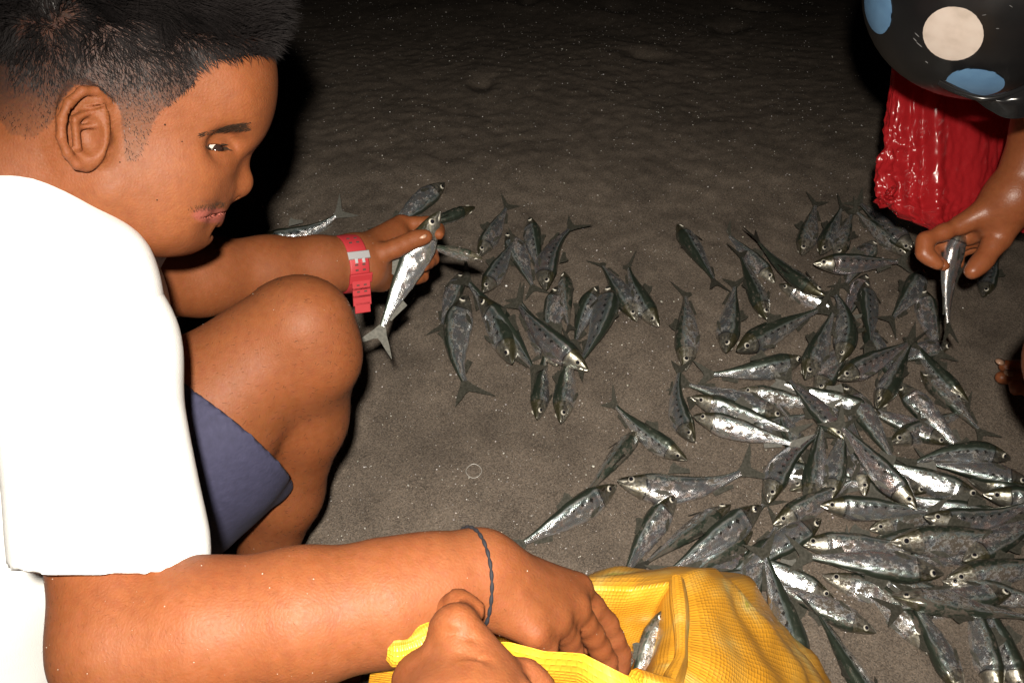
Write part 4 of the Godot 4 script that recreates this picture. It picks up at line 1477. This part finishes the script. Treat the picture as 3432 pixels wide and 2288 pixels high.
func make_watch(_f: Field) -> void:
	var mid := spot(1168, 884, 1.262)
	var ax := (sp(815, 602, 1.275) - sp(730, 612, 1.245)).normalized()
	var o := thing("wristwatch", "red rubber wristwatch strap with steel buckle on the far forearm", "watch", mid)
	var toward := (EYE - mid)
	toward = (toward - ax * toward.dot(ax)).normalized()
	var up := ax.cross(toward).normalized()
	if up.y < 0: up = -up
	var pts := []
	var uvs := []
	var rows := 5
	var cols := 49
	# band: outer face, rounded edges, inner face
	var prof := [[-0.0118, 0.0325], [-0.0122, 0.0338], [-0.0105, 0.0349], [0.0, 0.0354], [0.0105, 0.0349], [0.0122, 0.0338], [0.0118, 0.0325]]
	for q in prof:
		for j in cols:
			var t := TAU * j / (cols - 1)
			pts.append(mid + ax * q[0] + (toward * cos(t) + up * sin(t)) * q[1])
	var p := Pile.new()
	p.sheet(pts, prof.size(), cols, false)
	for i in p.v.size():
		var d := p.v[i] - mid
		if p.n[i].dot(d - ax * d.dot(ax) * 0.5) < 0: p.n[i] = -p.n[i]
	var strap := part("strap", p.mesh(), mats.rubber, o)
	# case on the outer side of the wrist
	p = Pile.new()
	p.box(mid - toward * 0.036 + up * 0.012, Vector3(0.020, 0.007, 0.021), Basis(ax, toward, ax.cross(toward)), 0.5)
	part("case", p.mesh(), mats.rubber, o)
	# buckle with its prongs
	var place := func(deg: float, out: float) -> Vector3:
		var t := deg_to_rad(deg)
		return mid + (toward * cos(t) + up * sin(t)) * out
	var facing := func(deg: float) -> Basis:
		var t := deg_to_rad(deg)
		var n: Vector3 = toward * cos(t) + up * sin(t)
		return Basis(ax, n, ax.cross(n))
	p = Pile.new()
	p.box(place.call(14, 0.0362), Vector3(0.0135, 0.0014, 0.0048), facing.call(14), 0.5)
	var bk := part("buckle", p.mesh(), mats.steel, o)
	for s in [-1.0, 1.0]:
		p = Pile.new()
		p.box(place.call(4, 0.0366) + ax * 0.0045 * s, Vector3(0.0017, 0.0010, 0.0032), facing.call(4), 0.4)
		part("prong", p.mesh(), mats.steel, bk)
	# keeper loop
	p = Pile.new()
	p.box(place.call(-30, 0.0365), Vector3(0.0140, 0.0022, 0.0060), facing.call(-30), 0.4)
	part("keeper", p.mesh(), mats.rubber, o)
	# free end of the strap
	var tail := []
	var t0: Vector3 = place.call(-34, 0.0372)
	var down: Vector3 = (-up * 0.95 + toward * 0.25 - ax * 0.18).normalized()
	p = Pile.new()
	for i in 4:
		p.box(t0 + down * (0.006 + 0.009 * i), Vector3(0.0112 if i < 3 else 0.0095, 0.0013, 0.0062), Basis(ax, down.cross(ax).normalized() * -1.0, down), 0.4)
	part("strap_end", p.mesh(), mats.rubber, o)
	for d in [56.0, 43.0, -4.0, -14.0]:
		for s in [-1.0, 1.0]:
			p = Pile.new()
			p.box(place.call(d, 0.0354) + ax * 0.0045 * s, Vector3(0.0018, 0.0005, 0.0010), facing.call(d), 0.3)
			part("hole", p.mesh(), mats.hole, o)
	for i in 2:
		for s in [-1.0, 1.0]:
			p = Pile.new()
			p.box(t0 + down * (0.006 + 0.008 * i) + down.cross(ax).normalized() * 0.0013 * (1.0 if down.cross(ax).dot(toward) > 0 else -1.0) + ax * 0.0045 * s, Vector3(0.0018, 0.0005, 0.0009), Basis(ax, down.cross(ax).normalized(), down), 0.3)
			part("hole", p.mesh(), mats.hole, o)
	# cord bracelet on the near wrist
	var c := sp(1078, 1322, 0.733)
	var a2 := (sp(1100, 1318, 0.735) - sp(1010, 1345, 0.722)).normalized()
	var b := thing("cord_bracelet", "thin dark twisted cord bracelet round the near wrist", "bracelet", c)
	var tw := (EYE - c)
	tw = (tw - a2 * tw.dot(a2)).normalized()
	var up2 := a2.cross(tw)
	pts = []
	var rs := []
	var all := PackedInt32Array(range(_f.kind.size()))
	for i in 141:
		var t := TAU * i / 140
		var mid2 := c + a2 * (-0.006 * sin(t) + 0.006 * cos(t))
		var dirv := tw * cos(t) + up2 * sin(t)
		var r2 := 0.045
		while r2 > 0.015 and _f.value(mid2 + dirv * r2, all) > 0.0: r2 -= 0.0004
		pts.append(mid2 + dirv * (r2 + 0.0009))
		rs.append(0.0008 + 0.0007 * absf(sin(t * 14.0)))
	p = Pile.new()
	p.tube(pts, rs, 7)
	part("cord", p.mesh(), mats.cord, b)
	p = Pile.new()
	p.tube([spot(1608, 2046, 0.705), spot(1612, 2060, 0.705), spot(1606, 2074, 0.706)], [0.0010, 0.0024, 0.0010], 7)
	part("red_knot", p.mesh(), mats.knot, b)

# ------------------------------------------------------------------ the other hands, the sack, the bag, the helmet
func make_sack() -> void:
	var loop := [sp(885, 1492, 0.700), sp(960, 1452, 0.735), sp(1150, 1405, 0.84), sp(1340, 1350, 0.925), sp(1450, 1353, 0.94), sp(1543, 1340, 0.92), sp(1552, 1430, 0.845), sp(1552, 1520, 0.765), sp(1520, 1590, 0.70), sp(1440, 1560, 0.680), sp(1340, 1512, 0.676), sp(1250, 1505, 0.680), sp(1160, 1478, 0.690), sp(1040, 1500, 0.690)]
	var c := Curve3D.new()
	var n := loop.size()
	for i in n + 1:
		var q: Vector3 = loop[i % n]
		var t: Vector3 = (loop[(i + 1) % n] - loop[(i + n - 1) % n]) * 0.17
		c.add_point(q, -t, t)
	var total := c.get_baked_length()
	var mid := Vector3.ZERO
	for q in loop: mid += q
	mid /= n
	var o := thing("sack", "yellow woven plastic sack held open at the lower edge", "sack", Vector3(mid.x, 0, mid.z))
	var wr := noise(7.0, 2, 95)
	var cols := 180
	var prof := []           # out, down as shares; negative out is inside
	for i in 14: prof.append([-0.010 * sqrt((13 - i) / 13.0) - 0.002, 0.13 * (13 - i) / 13.0])
	prof.append([0.0, -0.003])
	for i in range(1, 46): prof.append([0.004 + 0.11 * pow(i / 45.0, 0.75), i / 45.0 * 9.0])
	var pts := []
	var uvs := []
	for r in prof.size():
		for j in cols + 1:
			var q := c.sample_baked(fposmod(float(j) / cols, 1.0) * total)
			var out := q - mid
			out.y = 0
			out = out.normalized()
			# the right side slumps outwards, the near side hangs straight
			var slump := 1.0 + 1.5 * clampf(out.x, 0, 1) - 0.4 * clampf(out.z, 0, 1)
			var y: float
			var dn: float = prof[r][1]
			if r <= 14: y = q.y - dn
			else: y = lerpf(q.y - 0.003, 0.004, dn / 9.0)
			var w: Vector3 = q + out * prof[r][0] * slump
			w.y = y
			var amp := 0.012 * smoothstep(0.0, 0.10, absf(q.y - y)) + 0.002
			w += out * (wr.get_noise_3d(w.x, w.y * 0.6, w.z) * 1.8 + 0.6 * (0.5 - absf(wr.get_noise_3d(w.x * 1.5 + 30, w.y * 1.1, w.z * 1.5)))) * amp
			pts.append(w)
			uvs.append(Vector2(float(j) / cols * total, (q.y - y) * (1.0 if r > 14 else -1.0)))
	var p := Pile.new()
	p.sheet(pts, prof.size(), cols + 1, false, uvs)
	part("bag", p.mesh(), mats.sack, o)
	# folded seam standing up at the right of the mouth
	p = Pile.new()
	var seam := []
	var rs := []
	for i in 14:
		var t := i / 13.0
		seam.append(c.sample_baked(c.get_closest_offset(sp(1543, 1340, 0.92)) + t * 0.22) + Vector3(0.004, 0.004 - 0.002 * t, 0.0))
		rs.append(0.0065 + 0.0015 * sin(t * 9.0))
	p.tube(seam, rs, 9)
	for i in p.uv.size(): p.uv[i] = p.uv[i] * Vector2(0.05, 0.2)
	part("folded_seam", p.mesh(), mats.sack, o)
	# the rim rolled over at the left, under the gripping hand
	p = Pile.new()
	var roll := []
	rs = []
	for i in 16:
		var t := i / 15.0
		roll.append(sp(lerpf(886, 1075, t), 1486 - 52.0 * t + 7.0 * sin(t * 7.0), lerpf(0.672, 0.69, t)))
		rs.append(0.0105 + 0.0035 * sin(t * 3.0) + 0.0012 * sin(t * 17.0) - (0.003 if i == 0 else 0.0))
	p.tube(roll, rs, 14)
	for i in p.uv.size(): p.uv[i] = p.uv[i] * Vector2(0.08, 0.12)
	part("rolled_edge", p.mesh(), mats.sack, o)
	# fish inside
	for q in [[1522, 1402, 0.905, 1425, 1660, 0.835, 2, "dark sandy fish standing inside the yellow sack"], [1380, 1440, 1.02, 1560, 1640, 0.95, 1, "fish lying crosswise inside the yellow sack under the fingers"], [1250, 1480, 1.00, 1440, 1620, 0.97, 2, "fish half hidden by the near hand inside the yellow sack"]]:
		held_fish(sp(q[0], q[1], q[2]), sp(q[3], q[4], q[5]), lens.x * -1.0 + lens.z * 0.5, 0, q[6], q[7]).set_meta("group", "sardines in the yellow sack")

func paint_wet(p: Vector3, n: Vector3) -> Color:
	var c := paint_skin(p, n)
	return Color(c.r * 1.65, c.g * 1.60, c.b * 1.65)

func make_helper_hand() -> void:
	var base := spot(1600, 2500, 0.55)
	var o := thing("person", "bare hand and forearm from below the picture gripping the sack's rim", "person", Vector3(base.x, 0, base.z))
	var f := Field.new()
	var wr := spot(1560, 2440, 0.600)
	f.cap(wr, spot(1700, 3300, 0.52), 0.030, 0.042, 0.02)
	f.cap(wr, spot(1480, 2270, 0.640), 0.030, 0.019, 0.02)
	f.cap(wr, spot(1650, 2290, 0.630), 0.028, 0.018, 0.02)
	f.cap(wr, spot(1395, 2285, 0.650), 0.026, 0.015, 0.02)
	f.cap(spot(1620, 2330, 0.615), spot(1560, 2170, 0.628), 0.0185, 0.0140, 0.016)                        # thumb, its pad and bent tip
	f.cap(spot(1560, 2170, 0.628), spot(1532, 2095, 0.632), 0.0140, 0.0125, 0.006)
	f.cap(spot(1488, 2300, 0.640), spot(1498, 2110, 0.640), 0.0150, 0.0118, 0.008)
	f.cap(spot(1660, 2300, 0.625), spot(1590, 2160, 0.636), 0.0140, 0.0105, 0.010)
	f.cap(spot(1532, 2095, 0.632), spot(1556, 2068, 0.646), 0.0122, 0.0085, 0.006)
	f.cap(spot(1478, 2118, 0.618), spot(1598, 2142, 0.614), 0.0012, 0.0012, 0.004, true)
	f.cap(spot(1490, 2180, 0.606), spot(1640, 2215, 0.602), 0.0010, 0.0010, 0.004, true)
	finger(f, [spot(1395, 2250, 0.680), spot(1410, 2130, 0.705), spot(1470, 2062, 0.690), spot(1535, 2018, 0.668), spot(1592, 2045, 0.655)], 0.0112)
	finger(f, [spot(1690, 2275, 0.640), spot(1760, 2262, 0.638), spot(1815, 2300, 0.640)], 0.0105)
	finger(f, [spot(1660, 2310, 0.620), spot(1740, 2330, 0.610), spot(1780, 2380, 0.620)], 0.0100)
	var elbow := spot(1700, 3300, 0.52)
	f.cap(elbow, Vector3(0.19, 0.70, 0.24), 0.042, 0.050, 0.02)
	f.cap(Vector3(0.30, 0.74, 0.32), Vector3(0.30, 0.86, 0.31), 0.055, 0.055, 0.03)
	f.ell(Vector3(0.30, 0.97, 0.30), Vector3(0.076, 0.115, 0.09), Basis(), 0.03)
	f.build(0.0040)
	var p := Pile.new()
	p.take(f, paint_skin)
	part("body", p.mesh(), mats.skin, o)
	f = Field.new()
	f.cap(Vector3(0.40, 0.24, 0.42), Vector3(0.32, 0.66, 0.34), 0.15, 0.13, 0.05)
	f.cap(Vector3(0.32, 0.70, 0.34), elbow.lerp(Vector3(0.19, 0.70, 0.24), 0.55), 0.085, 0.060, 0.04)
	f.cap(Vector3(0.40, 0.20, 0.42), Vector3(0.28, 0.42, 0.10), 0.11, 0.08, 0.04)
	f.cap(Vector3(0.28, 0.42, 0.10), Vector3(0.34, 0.06, 0.16), 0.075, 0.05, 0.04)
	f.build(0.01)
	p = Pile.new()
	p.take(f)
	part("clothes", p.mesh(), mats.dark_cloth, o)

func make_buyer() -> void:
	# the second person, crouching at the right: helmeted head, arm, foot
	var hc := spot(3362, -92, 1.138)
	var ground := on_sand(3650, 1100)
	var o := thing("person", "person crouching at the right edge, arm reaching down to the fish", "person", Vector3(ground.x, 0, ground.z))
	var f := Field.new()
	var sh := spot(3820, 120, 1.28)
	var el := spot(3640, 190, 1.30)
	var wr := spot(3395, 660, 1.41)
	f.cap(hc + Vector3(0.03, -0.06, 0.0), sh + Vector3(0.05, 0.03, -0.06), 0.055, 0.058, 0.03)
	f.ell(hc - (EYE - hc).normalized() * 0.035 + lens.x * 0.02, Vector3(0.080, 0.085, 0.085), Basis(), 0.03)
	f.chain([sh, el, spot(3520, 400, 1.37), wr], [0.048, 0.042, 0.040, 0.0290], 0.02)
	var m1 := spot(3225, 752, 1.430)
	for q in [[m1, 0.0135], [spot(3250, 790, 1.47), 0.0135], [spot(3275, 800, 1.50), 0.0125], [spot(3300, 810, 1.53), 0.012]]:
		f.cap(wr, q[0], 0.0255, q[1], 0.02)
	f.cap(wr, spot(3350, 800, 1.425), 0.026, 0.0170, 0.02)
	finger(f, [m1, spot(3102, 805, 1.425), spot(3098, 850, 1.420), spot(3145, 885, 1.415)], 0.0112, 0.008)
	finger(f, [spot(3250, 790, 1.47), spot(3128, 830, 1.475), spot(3130, 870, 1.46), spot(3165, 890, 1.45)], 0.0110)
	finger(f, [spot(3275, 800, 1.50), spot(3165, 845, 1.51), spot(3170, 880, 1.50), spot(3195, 895, 1.49)], 0.0102)
	finger(f, [spot(3300, 810, 1.53), spot(3210, 850, 1.54), spot(3215, 885, 1.53)], 0.0092)
	finger(f, [spot(3350, 790, 1.425), spot(3300, 868, 1.420), spot(3262, 908, 1.415)], 0.0138, 0.008)
	f.build(0.0040)
	var p := Pile.new()
	p.take(f, paint_wet)
	# trunk and legs, beyond the edge of the picture
	f = Field.new()
	var foot := on_sand(3405, 1300, 0.02)
	var ankle := foot + Vector3(0.20, 0.07, -0.03)
	var kn := ankle + Vector3(0.02, 0.36, 0.10)
	f.cap(ankle, kn, 0.034, 0.055, 0.02)
	f.cap(ankle, foot + Vector3(0.05, 0.012, 0), 0.032, 0.022, 0.02)
	f.cap(ankle, ankle + Vector3(0.05, -0.04, 0), 0.032, 0.03, 0.02)
	for i in 5:
		var z := lerpf(-0.042, 0.042, i / 4.0)
		f.cap(foot + Vector3(0.035 + absf(z) * 0.5, 0.004, z * 0.9), foot + Vector3(-0.012 + absf(z + 0.02) * 0.7, -0.002, z * 1.1), 0.013, 0.0105, 0.007)
	f.build(0.0045)
	p.take(f, paint_wet)
	part("body", p.mesh(), mats.wet_skin, o)
	f = Field.new()
	var hip := ankle + Vector3(0.30, 0.20, -0.05)
	f.cap(hip, kn, 0.10, 0.072, 0.03)
	f.cap(hip, sh + Vector3(0.06, -0.02, -0.08), 0.15, 0.12, 0.06)
	f.cap(sh + Vector3(0.06, -0.02, -0.08), sh, 0.09, 0.062, 0.04)
	f.cap(hip, kn + Vector3(0.0, -0.02, -0.26), 0.10, 0.07, 0.03)
	f.build(0.009)
	p = Pile.new()
	p.take(f)
	part("clothes", p.mesh(), mats.dark_cloth, o)
	# toenails
	for i in 2:
		var tn := part("toenail", dome(0.0075, 0.3), mats.nail, o)
		tn.global_transform = Transform3D(Basis.from_euler(Vector3(-PI / 2, 0, 0.3)), foot + Vector3(-0.010 + i * 0.004, 0.010, -0.046 + i * 0.024))
	held_fish(spot(3222, 735, 1.462), spot(3156, 1150, 1.475), lens.x * 0.7 - lens.z * 0.5, 1, 0, "silver fish dangling by its head from the right hand")

	# helmet
	var h := thing("helmet", "glossy black helmet with cream and blue polka dots", "helmet", hc)
	var to_eye := (EYE - hc).normalized()
	var crown := (to_eye - lens.x * 0.30 + lens.y * 0.40).normalized()
	var b := Basis(crown.cross(lens.z).normalized(), crown, Vector3.ZERO)
	b.z = b.x.cross(b.y)
	var pts := []
	var R := 0.133
	for i in 30:
		var t := lerpf(0.0, PI * 0.66, i / 29.0)
		for j in 64:
			var an := TAU * j / 64
			pts.append(hc + b * Vector3(cos(an) * sin(t) * R, cos(t) * R, sin(an) * sin(t) * R * 1.08))
	p = Pile.new()
	p.sheet(pts, 30, 64, true)
	for i in p.v.size():
		p.n[i] = (p.v[i] - hc).normalized()
	part("shell", p.mesh(), mats.shell, h)
	# rim bead and the lip under it
	p = Pile.new()
	var ring := []
	var rs := []
	for j in 65:
		var an := TAU * j / 64
		var t := PI * 0.655
		ring.append(hc + b * Vector3(cos(an) * sin(t) * R, cos(t) * R, sin(an) * sin(t) * R * 1.08))
		rs.append(0.0042)
	p.tube(ring, rs, 8)
	part("rim", p.mesh(), mats.gloss, h)
	# dots, as thin discs pressed on the shell
	for d in [[3192, 118, 0.0300, "cream"], [2952, 20, 0.0285, "blue"], [3268, 283, 0.0285, "blue"], [3430, -160, 0.030, "blue"], [3120, -190, 0.030, "cream"]]:
		var ray := (spot(d[0], d[1], 1.0) - EYE).normalized()
		var oc := EYE - hc
		var bb := oc.dot(ray)
		var disc := bb * bb - oc.dot(oc) + R * R * 1.0
		var hit: Vector3
		if disc > 0: hit = EYE + ray * (-bb - sqrt(disc)) - hc
		else: hit = EYE + ray * (-bb) - hc
		var n := hit.normalized()
		var u := n.cross(lens.y).normalized()
		var w := n.cross(u)
		pts = []
		for i in 6:
			for j in 32:
				var an := TAU * j / 32
				var rr: float = d[2] * minf(1.0, i / 4.0)
				var dirv := (n * R + (u * cos(an) + w * sin(an)) * rr).normalized()
				# follow the stretched shell
				var loc: Vector3 = b.transposed() * dirv
				var k := 1.0 / sqrt(loc.x * loc.x + loc.y * loc.y + loc.z * loc.z / (1.08 * 1.08))
				pts.append(hc + dirv * (R * k + (0.0009 if i < 5 else -0.001)))
		p = Pile.new()
		p.sheet(pts, 6, 32, true)
		for i in p.v.size(): p.n[i] = (p.v[i] - hc).normalized()
		part("dot", p.mesh(), mats[d[3]], h)
	# scratches
	p = Pile.new()
	for sct in [[3078, 114, 22, 0.2], [3072, 130, 18, 0.25], [3085, 146, 30, 0.1], [2986, 18, 16, 0.9], [3240, 248, 30, 0.3], [3300, 50, 14, -0.4], [3390, 20, 10, 0.6], [3345, 95, 9, -0.2], [3110, 205, 10, 0.5]]:
		var ray := (spot(sct[0], sct[1], 1.0) - EYE).normalized()
		var oc := EYE - hc
		var bb := oc.dot(ray)
		var disc := bb * bb - oc.dot(oc) + R * R
		if disc < 0: continue
		var hit := EYE + ray * (-bb - sqrt(disc)) - hc
		var dirv := (lens.x * cos(sct[3]) - lens.y * sin(sct[3]))
		var scr := []
		var lr := []
		for i in 5:
			var q: Vector3 = hit + dirv * (i - 2.0) / 4.0 * float(sct[2]) * 0.0004
			var loc: Vector3 = b.transposed() * q.normalized()
			var k := 1.0 / sqrt(loc.x * loc.x + loc.y * loc.y + loc.z * loc.z / (1.08 * 1.08))
			scr.append(hc + q.normalized() * (R * k + 0.0001))
			lr.append(0.0005 if i > 0 and i < 4 else 0.0001)
		p.tube(scr, lr, 5)
	part("scratches", p.mesh(), mats.scratch, h)
	# lip of the rim and the folded visor below it, on the side of the face
	var lipc := Curve3D.new()
	var visc := Curve3D.new()
	for q in [[3150, 276, 1.115], [3215, 308, 1.100], [3310, 330, 1.085], [3420, 300, 1.075], [3520, 240, 1.080]]: lipc.add_point(spot(q[0], q[1], q[2]), Vector3.ZERO, Vector3.ZERO)
	for q in [[3160, 282, 1.125], [3250, 322, 1.115], [3320, 372, 1.105], [3405, 398, 1.095], [3540, 372, 1.095]]: visc.add_point(spot(q[0], q[1], q[2]), Vector3.ZERO, Vector3.ZERO)
	var line := []
	rs = []
	for i in 40:
		line.append(lipc.sample_baked(lipc.get_baked_length() * i / 39.0, true))
		rs.append(0.0032)
	p = Pile.new()
	p.tube(line, rs, 8)
	part("rim_lip", p.mesh(), mats.gloss, h)
	pts = []
	var vn := noise(30.0, 2, 99)
	for i in 12:
		for j in 40:
			var q := lipc.sample_baked(lipc.get_baked_length() * j / 39.0, true).lerp(visc.sample_baked(visc.get_baked_length() * j / 39.0, true), i / 11.0)
			q += lens.z * (0.010 * sin(PI * i / 11.0) + 0.004 * vn.get_noise_3dv(q))
			pts.append(q)
	p = Pile.new()
	p.sheet(pts, 12, 40, false)
	part("visor", p.mesh(), mats.gloss, h)

# a bystander squatting beside the photographer, whose knee keeps the flash off the sand at the right edge
func make_bystander() -> void:
	var kn := Vector3(0.541, 0.463, -0.522)
	var o := thing("person", "bystander squatting just beyond the right edge, knee shading the sand there", "person", Vector3(0.80, 0, -0.36))
	var f := Field.new()
	var an := Vector3(0.77, 0.07, -0.42)
	var hip := Vector3(0.98, 0.32, -0.30)
	f.cap(kn, an, 0.062, 0.034, 0.02)
	f.cap(kn, hip, 0.064, 0.085, 0.02)
	f.cap(an, Vector3(0.70, 0.022, -0.47), 0.034, 0.022, 0.02)
	f.cap(an, Vector3(0.80, 0.03, -0.40), 0.034, 0.03, 0.02)
	f.cap(Vector3(1.0, 0.75, -0.25), Vector3(0.98, 0.88, -0.27), 0.055, 0.055, 0.03)
	f.ell(Vector3(0.97, 1.0, -0.29), Vector3(0.085, 0.115, 0.078), Basis(), 0.03)
	f.build(0.008)
	var p := Pile.new()
	p.take(f, paint_skin)
	part("body", p.mesh(), mats.skin, o)
	f = Field.new()
	f.cap(hip, hip.lerp(kn, 0.55), 0.115, 0.085, 0.03)
	f.cap(hip, Vector3(1.02, 0.70, -0.24), 0.15, 0.13, 0.05)
	f.cap(Vector3(1.0, 0.70, -0.42), Vector3(1.0, 0.70, -0.08), 0.075, 0.075, 0.05)
	f.build(0.01)
	p = Pile.new()
	p.take(f)
	part("clothes", p.mesh(), mats.dark_cloth, o)

func make_red_bag() -> void:
	var o := thing("plastic_bag", "crinkled red plastic bag hanging behind the helmet and hand", "bag", Vector3.ZERO)
	# rows from the gathered top down to the bottom fold: left x, right x, y, depth
	var rows := [[2085, 2330, 40, 1.55], [2062, 2325, 120, 1.56], [2045, 2322, 200, 1.57], [2028, 2320, 280, 1.575], [2014, 2316, 350, 1.58], [2006, 2308, 410, 1.58], [2008, 2296, 450, 1.58], [2030, 2275, 480, 1.58], [2085, 2240, 508, 1.58], [2130, 2200, 524, 1.58]]
	var cr := noise(11.0, 3, 97)
	var cols := 220
	var pts := []
	var uvs := []
	var n := 120
	var fine := noise(26.0, 2, 98)
	for i in n:
		var t := float(i) / (n - 1) * (rows.size() - 1)
		var k := mini(int(t), rows.size() - 2)
		var fr := t - k
		var r := []
		for q in 4: r.append(lerpf(rows[k][q], rows[k + 1][q], fr))
		var cx: float = (r[0] + r[1]) * 0.5
		var hw2: float = (r[1] - r[0]) * 0.5
		var close := smoothstep(1.0, 0.75, float(i) / (n - 1))
		for j in cols + 1:
			var an := TAU * j / cols
			var x := cx + hw2 * cos(an)
			var dep: float = r[3] - 0.045 * sin(an) * (0.35 + 0.65 * close)
			var q := sp(x, r[2] + 6.0 * sin(an), dep)
			var out := (lens.x * cos(an) + lens.z * sin(an)).normalized()
			# a few long hanging folds, sharp crinkles gathered at the lower left
			var fold := 0.010 * exp(-pow((x - 2152.0) / 16.0, 2)) - 0.007 * exp(-pow((x - 2122.0) / 9.0, 2)) + 0.005 * exp(-pow((x - 2065.0) / 14.0, 2)) - 0.004 * exp(-pow((x - 2088.0) / 8.0, 2)) + 0.004 * exp(-pow((x - 2245.0) / 22.0, 2))
			fold += 0.0025 * cr.get_noise_2d(an * 0.55, i * 0.006)
			var low := exp(-pow((x - 2055.0) / 75.0, 2)) * smoothstep(190.0, 330.0, r[2]) + 0.25 * smoothstep(380.0, 480.0, r[2])
			var crease := absf(cr.get_noise_3dv(q * 1.3)) * 0.020 + absf(fine.get_noise_3dv(q * 1.2)) * 0.007
			q += out * (fold - crease * low + fine.get_noise_3dv(q * 0.6) * 0.0008)
			pts.append(q)
			uvs.append(Vector2(float(j) / cols * 1.0, float(i) / n))
	var p := Pile.new()
	p.sheet(pts, n, cols + 1, false, uvs)
	part("film", p.mesh(), mats.film, o)
	# crumpled corner at the lower left
	p = Pile.new()
	pts = []
	for i in 9:
		for j in 13:
			var a := lerpf(-0.5, 2.4, j / 12.0)
			var rr := lerpf(8.0, 46.0, i / 8.0)
			var q := sp(2030 + rr * cos(a) * 0.7, 440 + rr * sin(a) * 0.8, 1.505 + 0.01 * sin(a * 5.0 + i))
			q += lens.z * cr.get_noise_3dv(q * 9.0) * 0.012
			pts.append(q)
	p.sheet(pts, 9, 13, false)
	part("crumpled_corner", p.mesh(), mats.film, o)
	# the part of it behind the forearm
	p = Pile.new()
	pts = []
	for i in 8:
		for j in 8:
			var q := sp(2290 + j * 16.0, 430 + i * 14.0 + j * 1.5, 1.60)
			q += lens.z * cr.get_noise_3dv(q * 4.0) * 0.02
			pts.append(q)
	p.sheet(pts, 8, 8, false)
	part("side_flap", p.mesh(), mats.film, o)

func _ready() -> void:
	rng.seed = 20240611
	lens = Basis(Vector3.RIGHT, deg_to_rad(TILT))
	# camera
	var cam := Camera3D.new()
	cam.name = "camera"
	cam.fov = rad_to_deg(2.0 * atan(1144.0 / FOCAL))
	cam.near = 0.02
	cam.far = 300.0
	cam.transform = Transform3D(lens, EYE)
	add_child(cam)
	# moonless night sky
	var env := Environment.new()
	env.background_mode = Environment.BG_SKY
	var sky := Sky.new()
	var ps := ProceduralSkyMaterial.new()
	ps.sky_top_color = Color(0.02, 0.025, 0.04)
	ps.sky_horizon_color = Color(0.03, 0.03, 0.04)
	ps.ground_bottom_color = Color(0.01, 0.01, 0.01)
	ps.ground_horizon_color = Color(0.03, 0.03, 0.04)
	ps.sun_angle_max = 1.0
	sky.sky_material = ps
	env.sky = sky
	env.background_energy_multiplier = 0.3
	env.tonemap_mode = Environment.TONE_MAPPER_LINEAR
	env.tonemap_exposure = 1.0
	env.sdfgi_enabled = true
	env.ssao_enabled = true
	env.ssil_enabled = true
	var we := WorldEnvironment.new()
	we.name = "night"
	we.environment = env
	add_child(we)
	# the photographer's flash, beside and a little behind the lens
	var fl := SpotLight3D.new()
	fl.name = "camera_flash"
	fl.light_energy = 3.1
	fl.light_color = Color(1.0, 0.965, 0.91)
	fl.light_size = 0.016
	fl.spot_range = 30.0
	fl.spot_attenuation = 2.0
	fl.spot_angle = 46.0
	fl.shadow_enabled = true
	fl.transform = Transform3D(lens * Basis(Vector3.UP, -0.02) * Basis(Vector3.RIGHT, -0.17), EYE + lens * Vector3(-0.010, 0.062, 0.11))
	add_child(fl)

	make_materials()
	make_sand()
	make_fish_kit()
	make_man()
	make_catch()
	held_fish(spot(1468, 708, 1.305), spot(1236, 1172, 1.285), -lens.x + lens.z * 0.3, 2, 0, "shining fish held in the hand with the red watch")
	held_fish(spot(1618, 868, 1.35), spot(1372, 808, 1.36), lens.z * 0.8 + lens.y * 0.5, 0, 2, "sand-caked fish clutched crosswise by the hand with the red watch")
	make_sack()
	make_helper_hand()
	make_red_bag()
	make_buyer()
	make_bystander()
	# a washed-up ring of shell
	var ring := Pile.new()
	var rp := []
	var rr := []
	for i in 33:
		var t := TAU * i / 32
		rp.append(on_sand(1588, 1578, 0.004) + Vector3(cos(t) * 0.0115, 0.001 * sin(3 * t), sin(t) * 0.0115))
		rr.append(0.0007)
	ring.tube(rp, rr, 5)
	var ro := part("shell_ring", ring.mesh(), mat(lin(0.35, 0.33, 0.30), 0.2), self)
	tag(ro, "thin pale ring lying on bare sand in front of the knee", "shell")
